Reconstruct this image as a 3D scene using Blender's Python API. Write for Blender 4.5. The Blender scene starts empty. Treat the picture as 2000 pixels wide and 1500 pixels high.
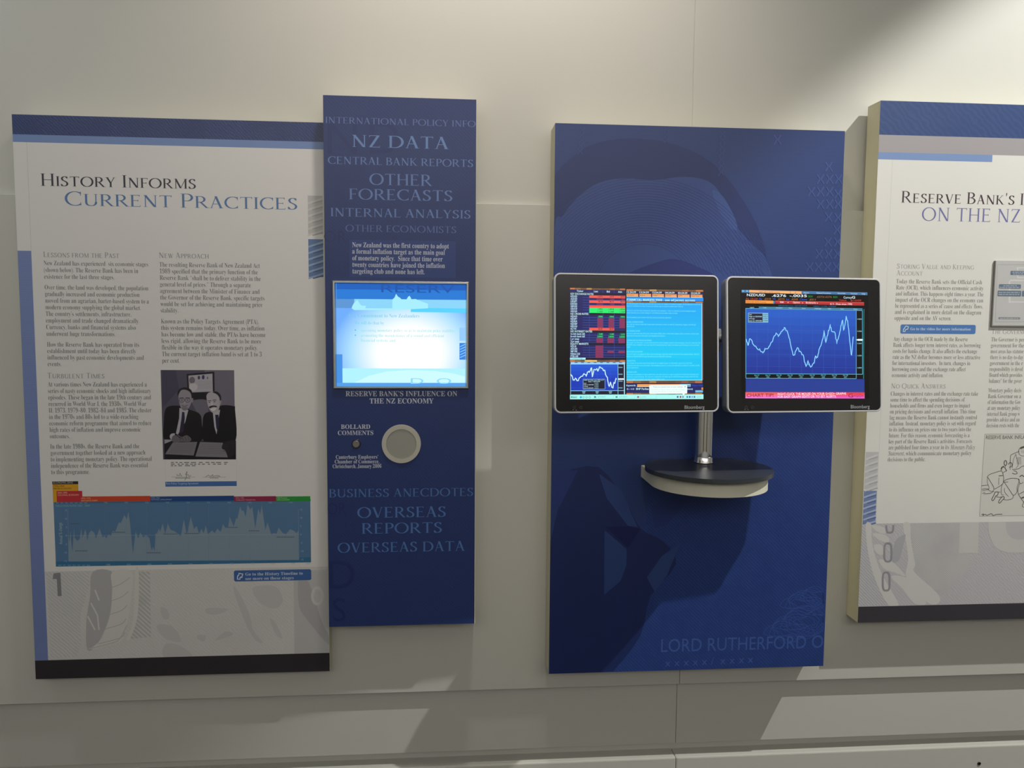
import bpy, bmesh, math, random
from mathutils import Vector, Matrix
from mathutils.geometry import tessellate_polygon
random.seed(7)
S = bpy.context.scene
COL = S.collection
V = Vector

# ------------------------------------------------------------------ camera
# wall plane is y = 0, the room is at y < 0
EYE = V((0.0, -2.2, 1.6))
F, CX, CY = 1546.6, 1000.0, 750.0
YAW, PITCH, ROLL = .0813, .0812, .0075
def cam_axes():
    cy, sy, cp, sp = math.cos(YAW), math.sin(YAW), math.cos(PITCH), math.sin(PITCH)
    fw = V((sy*cp, cy*cp, -sp)); r = V((cy, -sy, 0)); u = r.cross(fw)
    c, s = math.cos(ROLL), math.sin(ROLL)
    return r*c + u*s, u*c - r*s, fw
CR, CU, CF = cam_axes()
cam = bpy.data.cameras.new('camera'); cam.sensor_width = 36; cam.lens = 36*F/2000
cam.clip_start = .05
camo = bpy.data.objects.new('camera', cam); COL.objects.link(camo)
m = Matrix((CR, CU, -CF)).transposed().to_4x4(); m.translation = EYE
camo.matrix_world = m; S.camera = camo

# ------------------------------------------------------------------ view, world, lights
S.view_settings.view_transform = 'Standard'; S.view_settings.look = 'None'
S.view_settings.exposure = 0; S.view_settings.gamma = 1
W = bpy.data.worlds.new('world'); S.world = W; W.use_nodes = True
W.node_tree.nodes['Background'].inputs[0].default_value = (.8, .9, 1, 1)
W.node_tree.nodes['Background'].inputs[1].default_value = .02

def aim(o, p):
    o.rotation_euler = (V(p) - o.location).to_track_quat('-Z', 'Y').to_euler()
def spot(name, loc, to, watts, angle, blend, color, radius=.02):
    l = bpy.data.lights.new(name, 'SPOT'); l.energy = watts; l.spot_size = math.radians(angle); l.spot_blend = blend
    l.color = color; l.shadow_soft_size = radius
    o = bpy.data.objects.new(name, l); COL.objects.link(o); o.location = loc; aim(o, to); return o
def area(name, loc, to, watts, sx, sy, color):
    l = bpy.data.lights.new(name, 'AREA'); l.shape = 'RECTANGLE'; l.size = sx; l.size_y = sy; l.energy = watts; l.color = color
    o = bpy.data.objects.new(name, l); COL.objects.link(o); o.location = loc; aim(o, to); return o
# the track spot up on the right throws every hard shadow; a washer warms the top of the wall; the rest are added fills
spot('track_spot', (2.73, -1.4, 4.08), (1.7, 0, .3), 400, 56, .3, (1, .985, .92), .02)
spot('wall_washer', (.18, -.72, 3.5), (.1, 0, 2.5), 80, 90, 1.0, (1, .90, .80), .10)
spot('left_wall_fill', (-1.9, -.70, 3.6), (-1.9, 0, 2.75), 50, 105, 1.0, (.95, .99, 1), .10)  # unseen lamp added to brighten the left end of the wall
area('added_ceiling_fill', (.9, -1.9, 4.3), (.9, -1.2, 0), 4, 3.0, 1.6, (.94, 1, .97))  # invented overhead source, soft fill for the whole wall
area('far_wall_fill', (.2, -3.4, 4.2), (.2, -5.6, 2.6), 75, 5.0, .4, (1, .98, .93))  # added lamp: lights the far wall so the chrome post reflects it
area('back_haze_fill', (.2, -5.55, 3.35), (.2, 0, 2.6), 40, 6.4, .75, (.98, .96, 1))  # made-up bright strip behind the camera, for satin haze on the panels

# ------------------------------------------------------------------ materials
def lin(c):
    return tuple(((x/255)/12.92 if x/255 <= .04045 else ((x/255+.055)/1.055)**2.4) for x in c)
MATS = {}
def mat(name, rgb, rough=.5, metal=0, spec=.3, bump=0, bscale=200, mottle=0, mscale=3):
    if name in MATS: return MATS[name]
    mt = bpy.data.materials.new(name); mt.use_nodes = True
    nt = mt.node_tree; b = nt.nodes['Principled BSDF']
    c = lin(rgb)
    b.inputs['Base Color'].default_value = (*c, 1); b.inputs['Roughness'].default_value = rough
    b.inputs['Metallic'].default_value = metal; b.inputs['Specular IOR Level'].default_value = spec
    if bump or mottle:
        tc = nt.nodes.new('ShaderNodeTexCoord')
    if bump:
        n = nt.nodes.new('ShaderNodeTexNoise'); n.inputs['Scale'].default_value = bscale; n.inputs['Detail'].default_value = 3
        bp = nt.nodes.new('ShaderNodeBump'); bp.inputs['Strength'].default_value = bump; bp.inputs['Distance'].default_value = .002
        nt.links.new(tc.outputs['Object'], n.inputs['Vector']); nt.links.new(n.outputs['Fac'], bp.inputs['Height'])
        nt.links.new(bp.outputs['Normal'], b.inputs['Normal'])
    if mottle:
        n = nt.nodes.new('ShaderNodeTexNoise'); n.inputs['Scale'].default_value = mscale; n.inputs['Detail'].default_value = 4
        r = nt.nodes.new('ShaderNodeValToRGB')
        r.color_ramp.elements[0].position = .3; r.color_ramp.elements[1].position = .7
        r.color_ramp.elements[0].color = (*[x*(1-mottle) for x in c], 1); r.color_ramp.elements[1].color = (*[min(1, x*(1+mottle)) for x in c], 1)
        nt.links.new(tc.outputs['Object'], n.inputs['Vector']); nt.links.new(n.outputs['Fac'], r.inputs['Fac'])
        nt.links.new(r.outputs['Color'], b.inputs['Base Color'])
    MATS[name] = mt; return mt
def ink(rgb):
    return mat('print_%d_%d_%d' % tuple(rgb), rgb, .36, 0, .5)
def lit(rgb, k=1.0):
    name = 'screen_%d_%d_%d' % tuple(rgb)
    if name in MATS: return MATS[name]
    mt = bpy.data.materials.new(name); mt.use_nodes = True; b = mt.node_tree.nodes['Principled BSDF']
    b.inputs['Base Color'].default_value = (.012, .012, .014, 1); b.inputs['Roughness'].default_value = .3
    b.inputs['Specular IOR Level'].default_value = .3
    b.inputs['Emission Color'].default_value = (*lin(rgb), 1); b.inputs['Emission Strength'].default_value = k
    MATS[name] = mt; return mt
def engraved(name, c0, c1, scale=60, dist=4, kind='X', detail=2, rough=.5, mix=None, noise=3.0):
    """banknote engraving: distorted fine lines of two inks over slow mottling"""
    mt = bpy.data.materials.new(name); mt.use_nodes = True; nt = mt.node_tree; b = nt.nodes['Principled BSDF']
    b.inputs['Roughness'].default_value = .36; b.inputs['Specular IOR Level'].default_value = .5
    tc = nt.nodes.new('ShaderNodeTexCoord')
    w = nt.nodes.new('ShaderNodeTexWave'); w.bands_direction = kind; w.inputs['Scale'].default_value = scale
    w.inputs['Distortion'].default_value = dist; w.inputs['Detail'].default_value = detail; w.inputs['Detail Scale'].default_value = 1.2
    n = nt.nodes.new('ShaderNodeTexNoise'); n.inputs['Scale'].default_value = noise; n.inputs['Detail'].default_value = 5
    mu = nt.nodes.new('ShaderNodeMath'); mu.operation = 'MULTIPLY'
    r = nt.nodes.new('ShaderNodeValToRGB')
    r.color_ramp.elements[0].position = .12; r.color_ramp.elements[1].position = .55
    r.color_ramp.elements[0].color = (*lin(c0), 1); r.color_ramp.elements[1].color = (*lin(c1), 1)
    L = nt.links.new
    L(tc.outputs['Object'], w.inputs['Vector']); L(tc.outputs['Object'], n.inputs['Vector'])
    L(w.outputs['Fac'], mu.inputs[0]); L(n.outputs['Fac'], mu.inputs[1]); L(mu.outputs[0], r.inputs['Fac'])
    L(r.outputs['Color'], b.inputs['Base Color'])
    MATS[name] = mt; return mt

WALLM = mat('painted_wall', (205, 205, 199), .6, 0, .3, .05, 350)
BOARDM = mat('painted_board', (204, 204, 197), .5, 0, .35, .04, 350)
CREAM = mat('cream_edge', (214, 209, 184), .5)
CHROME = mat('chrome', (235, 235, 236), .07, 1)
ALU = mat('brushed_aluminium', (196, 196, 190), .42, 1, .5)
SATIN = mat('satin_paint', (228, 226, 208), .45, 0, .5)

# ------------------------------------------------------------------ objects
def tag(o, label, cat, group=None, kind=None):
    if label: o['label'] = label
    if cat: o['category'] = cat
    if group: o['group'] = group
    if kind: o['kind'] = kind
    return o
def thing(name, loc, label, cat, group=None):
    o = bpy.data.objects.new(name, None); o.empty_display_size = .05; COL.objects.link(o); o.location = loc
    bpy.context.view_layer.update()
    return tag(o, label, cat, group)
def link(name, me, mats, parent=None, mw=None):
    o = bpy.data.objects.new(name, me); COL.objects.link(o)
    for x in mats: me.materials.append(x)
    if parent is not None:
        o.parent = parent
    if mw is not None: o.matrix_basis = mw
    return o
def origin_of(parent):
    p = V((0, 0, 0))
    while parent is not None:
        p = p + parent.location; parent = parent.parent
    return p
def from_bm(name, bm, mats, parent=None, smooth=False):
    """bm is in world coordinates; things only carry a location, so subtract it"""
    bmesh.ops.recalc_face_normals(bm, faces=bm.faces[:])
    me = bpy.data.meshes.new(name); o0 = origin_of(parent)
    for v in bm.verts: v.co -= o0
    bm.to_mesh(me); bm.free()
    if smooth:
        for p in me.polygons: p.use_smooth = True
    return link(name, me, mats if isinstance(mats, (list, tuple)) else [mats], parent)
def add_box(bm, x0, x1, y0, y1, z0, z1, bev=0):
    r = bmesh.ops.create_cube(bm, size=1)
    for v in r['verts']:
        v.co = V(((x0+x1)/2 + v.co.x*(x1-x0), (y0+y1)/2 + v.co.y*(y1-y0), (z0+z1)/2 + v.co.z*(z1-z0)))
    if bev:
        es = list({e for v in r['verts'] for e in v.link_edges})
        bmesh.ops.bevel(bm, geom=es, offset=bev, segments=2, affect='EDGES', profile=.6)
def box(name, x0, x1, y0, y1, z0, z1, m, parent=None, bev=0):
    bm = bmesh.new(); add_box(bm, x0, x1, y0, y1, z0, z1, bev); return from_bm(name, bm, m, parent)
def tube(name, pts, r, m, parent, seg=20, cap=True):
    bm = bmesh.new(); rings = []
    for i, p in enumerate(pts):
        d = (pts[min(i+1, len(pts)-1)] - pts[max(i-1, 0)]).normalized()
        a = d.cross(V((0, 0, 1))) if abs(d.z) < .9 else d.cross(V((1, 0, 0)))
        a.normalize(); b = d.cross(a); rr = r[i] if isinstance(r, (list, tuple)) else r
        rings.append([bm.verts.new(p + a*rr*math.cos(t) + b*rr*math.sin(t)) for t in [2*math.pi*k/seg for k in range(seg)]])
    for A, B in zip(rings, rings[1:]):
        for k in range(seg): bm.faces.new((A[k], A[(k+1) % seg], B[(k+1) % seg], B[k]))
    if cap: bm.faces.new(rings[0]); bm.faces.new(rings[-1])
    o = from_bm(name, bm, m, parent)
    for p in o.data.polygons: p.use_smooth = len(p.vertices) == 4
    return o
def lathe(name, prof, cx, cy, m, parent, seg=64):
    """profile [(r, z)] turned about a vertical axis"""
    bm = bmesh.new(); rings = []
    for r, z in prof:
        rings.append([bm.verts.new((cx + r*math.cos(2*math.pi*k/seg), cy + r*math.sin(2*math.pi*k/seg), z)) for k in range(seg)])
    for A, B in zip(rings, rings[1:]):
        for k in range(seg): bm.faces.new((A[k], A[(k+1) % seg], B[(k+1) % seg], B[k]))
    bm.faces.new(rings[0]); bm.faces.new(rings[-1])
    o = from_bm(name, bm, m, parent)
    for p in o.data.polygons: p.use_smooth = len(p.vertices) == 4
    return o

# ------------------------------------------------------------------ flat printed art on a face
def smooth(pts, closed=True, n=6):
    out = []; N = len(pts)
    rng = range(N) if closed else range(N-1)
    for i in rng:
        if closed: p0, p1, p2, p3 = pts[i-1], pts[i], pts[(i+1) % N], pts[(i+2) % N]
        else: p0, p1, p2, p3 = pts[max(i-1, 0)], pts[i], pts[i+1], pts[min(i+2, N-1)]
        for k in range(n):
            t = k/n
            out.append(tuple(.5*((2*p1[j]) + (-p0[j]+p2[j])*t + (2*p0[j]-5*p1[j]+4*p2[j]-p3[j])*t*t + (-p0[j]+3*p1[j]-3*p2[j]+p3[j])*t**3) for j in (0, 1)))
    if not closed: out.append(tuple(pts[-1]))
    return out
def ell(cx, cy, rx, ry, n=32, a0=0, a1=360):
    full = abs(a1-a0) >= 360
    k = n if full else n+1
    return [(cx+rx*math.cos(math.radians(a0+(a1-a0)*i/n)), cy+ry*math.sin(math.radians(a0+(a1-a0)*i/n))) for i in range(k)]
def clip(pts, bd):
    """keep a polygon inside the sheet it is printed on"""
    for ax, lim, sg in ((0, bd[0], 1), (1, bd[1], 1), (0, bd[2], -1), (1, bd[3], -1)):
        out = []
        for i in range(len(pts)):
            p, q = pts[i-1], pts[i]; dp, dq = (p[ax]-lim)*sg, (q[ax]-lim)*sg
            if (dp < 0) != (dq < 0):
                t = dp/(dp-dq); out.append((p[0]+(q[0]-p[0])*t, p[1]+(q[1]-p[1])*t))
            if dq >= 0: out.append(q)
        pts = out
        if len(pts) < 3: return []
    return pts
class Face:
    bounds = None
    def __init__(s, o, ux, uz):
        s.o, s.ux, s.uz = V(o), V(ux).normalized(), V(uz).normalized(); s.n = s.ux.cross(s.uz)
        if s.n.y > 0: s.n = -s.n
    def px(s, u, v):
        """where the sight line through picture point (u, v) meets this face"""
        d = CF + CR*((u-CX)/F) - CU*((v-CY)/F)
        t = (s.o-EYE).dot(s.n)/d.dot(s.n); p = EYE + d*t - s.o
        return (p.dot(s.ux), p.dot(s.uz))
    def at(s, a, b, h=0): return s.o + s.ux*a + s.uz*b + s.n*h
LAY = .00006
class Art:
    """one printed or lit element: polygons of several inks on a face, built as one mesh"""
    def __init__(s, face, layer=1, zm=None, glow=False):
        s.f, s.l, s.z, s.glow = face, layer, zm or (0, 0, 1), glow; s.polys = []; s.wmax = 0
    def P(s, u, v):
        return s.f.px(s.z[0]+u/s.z[2], s.z[1]+v/s.z[2])
    def loc(s, pts, col, dl=0):
        if s.f.bounds: pts = clip(pts, s.f.bounds)
        if len(pts) > 2: s.polys.append((pts, col, s.l+dl))
        return s
    def poly(s, pts, col, dl=0): return s.loc([s.P(*p) for p in pts], col, dl)
    def rect(s, u0, v0, u1, v1, col, dl=0):
        um, vm = (u0+u1)/2, (v0+v1)/2
        a0 = s.P(u0, vm)[0]; a1 = s.P(u1, vm)[0]; b0 = s.P(u0, v1)[1]; b1 = s.P(u0, v0)[1]
        return s.loc([(a0, b0), (a1, b0), (a1, b1), (a0, b1)], col, dl)
    def rrect(s, u0, v0, u1, v1, r, col, dl=0):
        vm = (v0+v1)/2
        a0 = s.P(u0, vm)[0]; a1 = s.P(u1, vm)[0]; b0 = s.P(u0, v1)[1]; b1 = s.P(u0, v0)[1]
        R = abs(s.P(u0+r, vm)[0]-a0)
        return s.loc(round_rect(a0, b0, a1, b1, R), col, dl)
    def line(s, pts, w, col, dl=0, closed=False):
        """stroke; w in picture pixels of this zoom"""
        if len(pts) < 2: return s
        q = [V(s.P(*p)) for p in pts]
        ww = (V(s.P(pts[0][0]+1, pts[0][1])) - q[0]).length*w
        return s.stroke(q, ww, col, dl, closed)
    def stroke(s, q, ww, col, dl=0, closed=False):
        n = len(q)
        if n < 2: return s
        L, R = [], []
        for i in range(n):
            a = q[i-1] if (i or closed) else q[i]; b = q[(i+1) % n] if (i < n-1 or closed) else q[i]
            d = (b-a); d = d.normalized() if d.length else V((1, 0)); nn = V((-d.y, d.x))*ww/2
            L.append(q[i]+nn); R.append(q[i]-nn)
        for i in range(n if closed else n-1):
            j = (i+1) % n; s.loc([tuple(L[i]), tuple(L[j]), tuple(R[j])], col, dl); s.loc([tuple(L[i]), tuple(R[j]), tuple(R[i])], col, dl)
        return s
    def build(s, name, parent, label=None):
        verts, faces, idx, keys = [], [], [], {}
        o0 = origin_of(parent)
        for n_, (pts, col, l) in enumerate(s.polys):
            k0 = len(verts); h = l*LAY + (n_ % 20)*.000002      # a hair apart, like ink passes
            if isinstance(pts, tuple):                      # (verts, faces) text block
                vs, fs = pts
            else:
                vs = pts; fs = [list(range(len(pts)))] if len(pts) < 5 else [list(t) for t in tessellate_polygon([[V((x, y, 0)) for x, y in pts]])]
            verts += [s.f.at(a, b, h) - o0 for a, b in vs]
            ci = keys.setdefault(col, len(keys))
            for f in fs: faces.append([k0+i for i in f]); idx.append(ci)
        me = bpy.data.meshes.new(name); me.from_pydata(verts, [], faces); me.update()
        for p, i in zip(me.polygons, idx): p.material_index = i
        ms = [c if not isinstance(c, tuple) else (lit(c) if s.glow else ink(c)) for c in keys]
        bm = bmesh.new(); bm.from_mesh(me)
        for f in bm.faces:
            if f.normal.dot(s.f.n) < 0: f.normal_flip()
        bm.to_mesh(me); bm.free()
        o = link(name, me, ms, parent)
        if label: o['label'] = label
        return o
    # ---- writing
    def text(s, u, v, body, em, col, style='serif', u1=None, xs=1.0, align='L', dl=1):
        """baseline starts at (u, v); em in pixels of this zoom; u1 fits the right end"""
        vs, fs, w, x0 = glyphs(body, style)
        a, b = s.P(u, v); pxs = abs(s.P(u, v-1)[1]-b); pxw = abs(s.P(u+1, v)[0]-a)
        sy = em*pxs
        sx = (abs(s.P(u1, v)[0]-a)/w) if u1 is not None and w else em*pxw*xs
        off = {'L': 0, 'C': -w/2*sx, 'R': -w*sx}[align]
        s.polys.append((([(a+off+(x-x0)*sx, b+y*sy) for x, y in vs], fs), col, s.l+dl))
        return sx/(em*pxw) if em else 1
    def caps(s, u, v, body, cap, u1, col, small=.8, track=.07, T=.12, H=.045, dl=1, only=None):
        """engraved Roman capitals; lower case letters become small capitals"""
        x = 0; out = []; wi = 0; word = []
        for ch in body:
            k = 1.0
            if ch.islower(): k = small; ch = ch.upper()
            if ch == ' ': x += .34; wi += 1; continue
            ps, adv = roman(ch, T/k**.5, H/k**.5)
            out += [[(x+px*k, py*k) for px, py in p] for p in ps]; word += [wi]*len(ps); x += (adv+track)*k
        x1 = max(q[0] for p in out for q in p); x0 = min(q[0] for p in out for q in p)
        a, b = s.P(u, v); e = s.P(u1, v)[0]; sx = (e-a)/(x1-x0); sy = cap*abs(s.P(u, v-1)[1]-b)
        for p, w in zip(out, word):
            if only is None or w == only: s.loc([(a+(px-x0)*sx, b+py*sy) for px, py in p], col, dl)
        return s
def round_rect(a0, b0, a1, b1, R, n=6):
    out = []
    for cx, cy, t in ((a1-R, b1-R, 0), (a0+R, b1-R, 90), (a0+R, b0+R, 180), (a1-R, b0+R, 270)):
        out += ell(cx, cy, R, R, n, t, t+90)
    return out

# writing set with the built-in typeface: its mathematical serif, italic and typewriter letters
_tc = bpy.data.curves.new('lettering_maker', 'FONT'); _to = bpy.data.objects.new('lettering_maker', _tc); COL.objects.link(_to)
GC = {}
def glyphs(body, style):
    key = (body, style)
    if key in GC: return GC[key]
    U = {'serif': (0x1D400, 0x1D41A, 0x1D7CE, -.012), 'bold': (0x1D400, 0x1D41A, 0x1D7CE, 0), 'italic': (0x1D434, 0x1D44E, None, 0),
         'mono': (0x1D670, 0x1D68A, 0x1D7F6, .0), 'sans': (None, None, None, 0), 'heavy': (None, None, None, .013)}[style]
    r = ''
    for c in body:
        if U[0] and 'A' <= c <= 'Z': r += chr(U[0]+ord(c)-65)
        elif U[1] and 'a' <= c <= 'z': r += '\u210e' if (c == 'h' and style == 'italic') else chr(U[1]+ord(c)-97)
        elif U[2] and '0' <= c <= '9': r += chr(U[2]+ord(c)-48)
        else: r += c
    _tc.body = r; _tc.size = 1; _tc.offset = U[3]; _tc.resolution_u = 2 if style in ('serif', 'mono') else 3
    dg = bpy.context.evaluated_depsgraph_get(); dg.update()
    me = bpy.data.meshes.new_from_object(_to.evaluated_get(dg))
    vs = [(v.co.x, v.co.y) for v in me.vertices]; fs = [list(p.vertices) for p in me.polygons]
    bpy.data.meshes.remove(me)
    x0 = min((x for x, y in vs), default=0); x1 = max((x for x, y in vs), default=0)
    GC[key] = (vs, fs, x1-x0, x0); return GC[key]

def roman(ch, T=.12, H=.045):
    ps = []
    s, sh = .07, .028
    def q(x0, y0, x1, y1): ps.append([(x0, y0), (x1, y0), (x1, y1), (x0, y1)])
    def serif(x, y, w):
        q(x-w/2-s, y if y < .5 else y-sh, x+w/2+s, y+sh if y < .5 else y)
    def stem(x, w=None, y0=0, y1=1, b=1, t=1):
        w = T if w is None else w
        q(x-w/2, y0, x+w/2, y1)
        if b: serif(x, y0, w)
        if t: serif(x, y1, w)
    def bar(x0, x1, y, tick=0):
        y0 = y-H/2 if 0 < y < 1 else (y if y == 0 else y-H); q(x0, y0, x1, y0+H)
        if tick: ps.append([(x1-.035, y0), (x1+.012, y0-(tick if y > 0 else 0)), (x1+.03, y0+H+(tick if y < 1 else 0)), (x1-.02, y0+H)]) if y in (0, 1) else q(x1-.02, y-tick, x1+.015, y+tick)
    def diag(x0, y0, x1, y1, w): ps.append([(x0-w/2, y0), (x0+w/2, y0), (x1+w/2, y1), (x1-w/2, y1)])
    def nib(pts):
        L, R = [], []
        n = len(pts)
        for i in range(n):
            a, b = pts[max(i-1, 0)], pts[min(i+1, n-1)]; dx, dy = b[0]-a[0], b[1]-a[1]; l = math.hypot(dx, dy) or 1
            w = (H + (T*1.08-H)*abs(dy/l)**1.4)/2
            L.append((pts[i][0]-dy/l*w, pts[i][1]+dx/l*w)); R.append((pts[i][0]+dy/l*w, pts[i][1]-dx/l*w))
        for i in range(n-1): ps.append([L[i], L[i+1], R[i+1], R[i]])
    h = H/2
    if ch == 'I': stem(.14); return ps, .28
    if ch == 'J': stem(.16, b=0, y0=0); nib([(.16, .05), (.12, -.08), (.02, -.12)]); return ps, .34
    if ch == 'H': stem(.14); stem(.70); bar(.14, .70, .5); return ps, .84
    if ch == 'N': stem(.15, H*1.2); stem(.72, H*1.2, b=0); diag(.14, 1, .70, 0, T*1.25); return ps, .86
    if ch == 'M': stem(.15, H*1.2); stem(.90); diag(.15, 1, .52, .04, T*1.1); diag(.90, 1, .52, .04, H); return ps, 1.04
    if ch == 'E': stem(.14); bar(.14, .54, 1, .12); bar(.14, .46, .52, .07); bar(.14, .58, 0, .14); return ps, .66
    if ch == 'F': stem(.14); bar(.14, .54, 1, .12); bar(.14, .46, .5, .07); return ps, .58
    if ch == 'L': stem(.14); bar(.14, .56, 0, .14); return ps, .60
    if ch == 'T':
        stem(.37, t=0); bar(.37, .70, 1, .13); q(.04, 1-H, .37, 1); ps.append([(.03, .86), (.055, .86), (.09, 1), (.04, 1)]); return ps, .74
    if ch == 'O' or ch == 'Q':
        nib(ell(.49, .5, .42, .49, 40)+ell(.49, .5, .42, .49, 40)[:1])
        if ch == 'Q': diag(.5, .02, .85, -.2, T)
        return ps, .98
    if ch == 'C': nib(ell(.49, .5, .42, .49, 30, 48, 312)); q(.74, .72, .775, 1.0); q(.745, .02, .775, .24); return ps, .82
    if ch == 'G': nib(ell(.49, .5, .42, .49, 30, 48, 318)); q(.74, .72, .775, 1.0); stem(.78, y0=.1, y1=.44, b=0); return ps, .92
    if ch == 'D': stem(.14); bar(.14, .38, 1); bar(.14, .38, 0); nib([(.36, 1-h)]+ell(.38, .5, .42, .5-h, 24, 90, -90)+[(.36, h)]); return ps, .88
    if ch == 'P': stem(.14); bar(.14, .34, 1); q(.14, .46, .34, .46+H); nib(ell(.32, .73, .24, .27-h, 18, 90, -90)); return ps, .62
    if ch == 'R': stem(.14); bar(.14, .34, 1); q(.14, .47, .36, .47+H); nib(ell(.32, .735, .24, .265-h, 18, 90, -90)); diag(.34, .49, .70, 0, T*1.1); q(.62, 0, .82, sh); return ps, .78
    if ch == 'B': stem(.14); bar(.14, .34, 1); bar(.14, .36, 0); q(.14, .51, .34, .51+H); nib(ell(.31, .765, .22, .235-h, 18, 90, -90)); nib(ell(.33, .27, .27, .27-h, 18, 90, -90)); return ps, .68
    if ch == 'S':
        nib(smooth([(.50, .84), (.40, .955), (.28, .975), (.15, .90), (.11, .77), (.17, .62), (.31, .52), (.45, .40), (.50, .25), (.43, .09), (.28, .025), (.14, .05), (.05, .19)], False, 5))
        q(.485, .76, .515, 1); q(.035, .0, .065, .26); return ps, .60
    if ch == 'U': stem(.15, y0=.3, b=0); stem(.70, H*1.3, y0=.3, b=0); nib([(.15, .34), (.155, .24), (.20, .11), (.31, .03), (.43, .015), (.56, .04), (.66, .13), (.695, .24), (.70, .34)]); return ps, .84
    if ch == 'V': diag(.11, 1, .40, 0, T*1.15); diag(.68, 1, .41, 0, H*1.1); serif(.11, 1, T); serif(.68, 1, H); return ps, .78
    if ch == 'A': diag(.36, 1.02, .66, 0, T*1.15); diag(.36, 1, .10, 0, H*1.1); q(.20, .34, .56, .34+H); serif(.66, 0, T); serif(.10, 0, H); return ps, .78
    if ch == 'W': diag(.1, 1, .36, 0, T*1.1); diag(.6, 1, .37, 0, H); diag(.52, 1, .78, 0, T*1.1); diag(1.02, 1, .79, 0, H); serif(.1, 1, T); serif(.55, 1, T); serif(1.02, 1, H); return ps, 1.12
    if ch == 'X': diag(.12, 1, .62, 0, T*1.15); diag(.60, 1, .12, 0, H*1.2); serif(.12, 1, T); serif(.62, 0, T); serif(.6, 1, H); serif(.12, 0, H); return ps, .74
    if ch == 'Y': stem(.37, y1=.46, t=0); diag(.10, 1, .36, .44, T*1.1); diag(.64, 1, .39, .44, H*1.2); serif(.10, 1, T); serif(.64, 1, H); return ps, .74
    if ch == 'K': stem(.14); diag(.60, 1, .18, .47, H*1.2); diag(.28, .56, .66, 0, T*1.15); serif(.60, 1, H); q(.58, 0, .82, sh); return ps, .78
    if ch == 'Z': bar(.06, .62, 1); bar(.06, .62, 0, .14); diag(.56, .98, .12, .02, T*1.2); ps.append([(.05, .85), (.08, .85), (.12, 1), (.06, 1)]); return ps, .70
    if ch in "'\u2019": ps.append([(.06, 1), (.15, 1), (.11, .74), (.07, .74)]); return ps, .18
    return ps, .3

def para(art, u, lines, em, col, ref, style='serif', dl=1):
    """left-aligned block: left edge from the first line; ref = (line text, left px, right px) sets the letter width"""
    a0 = art.P(u, lines[0][0])[0]
    vs, fs, w, x0 = glyphs(ref[0], style)
    vr = lines[0][0]; sx = (art.P(ref[2], vr)[0]-art.P(ref[1], vr)[0])/w
    for v, body in lines:
        if not body: continue
        st = style
        gs, fs, w2, x0 = glyphs(body, st); b = art.P(u, v)[1]; sy = em*abs(art.P(u, v-1)[1]-b); k = sx*min(1, 1.004*w/w2)   # no line runs past the column
        art.polys.append((([(a0+(x-x0)*k, b+y*sy) for x, y in gs], fs), col, art.l+dl))

# ------------------------------------------------------------------ the setting
def wall_face(d): return Face((0, -d, 0), (1, 0, 0), (0, 0, 1))
def zat(d, *uv):
    f = wall_face(d); return sum(f.px(*p)[1] for p in uv)/len(uv)
SEAM = zat(0, (933.7, 396.2), (1647, 412))
DADO0 = zat(0, (0, 1370.5), (700, 1360.3), (1200, 1345.6), (2000, 1310.8))
LOW0 = zat(-.025, (0, 1492), (700, 1481.8), (1200, 1463), (2000, 1420))
VX = .68; G = .0005
PLTOP = zat(-.017, (1464, 1477), (2000, 1444), (1200, 1492))
def boards(name, spans, y0, y1, z0, z1, m, bev=.0012):
    bm = bmesh.new()
    for x0, x1 in spans: add_box(bm, x0, x1, y0, y1, z0, z1, bev)
    return tag(from_bm(name, bm, m), None, None, None, 'structure')
XL, XR = -3.2, 3.6
two = ((XL, VX-G), (VX+G, XR))
boards('wall_back', two, .015, .06, SEAM-.3, 4.4, WALLM)
boards('trim_4', ((VX-.03, VX+.03),), .0165, .0595, SEAM-.3, 4.4, WALLM, 0)
boards('trim_1', two, 0, .05, DADO0, SEAM, BOARDM)
boards('trim_2', two, .025, .07, LOW0, DADO0+.05, BOARDM)
boards('trim_3', ((XL, XR),), .07, .09, 0, SEAM, BOARDM, 0)
boards('baseboard_back', two, .017, .08, 0, PLTOP, BOARDM, .004)
tag(box('floor', XL, XR, -5.6, .1, -.05, 0, mat('carpet', (50, 48, 46), .9, 0, .1, .3, 300)), None, None, None, 'structure')
tag(box('ceiling', XL, XR, -5.6, .1, 4.4, 4.45, mat('ceiling_paint', (200, 198, 190), .8)), None, None, None, 'structure')
tag(box('wall_left', XL-.05, XL, -5.6, .1, 0, 4.4, WALLM), None, None, None, 'structure')
tag(box('wall_right', XR, XR+.05, -5.6, .1, 0, 4.4, WALLM), None, None, None, 'structure')
tag(box('wall_front', XL, XR, -5.65, -5.6, 0, 4.4, mat('far_wall_paint', (214, 209, 194), .7)), None, None, None, 'structure')

for i, xd in enumerate((-2.3, 1.5)): tag(box('reflection_strip_%d' % (i+1), xd, xd+.7, -5.605, -5.58, 0, 2.1, mat('reflection_strip_dark', (30, 32, 34), .4)), None, None, None, 'structure')  # dark slabs added out of view as strips for the chrome to reflect
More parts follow.
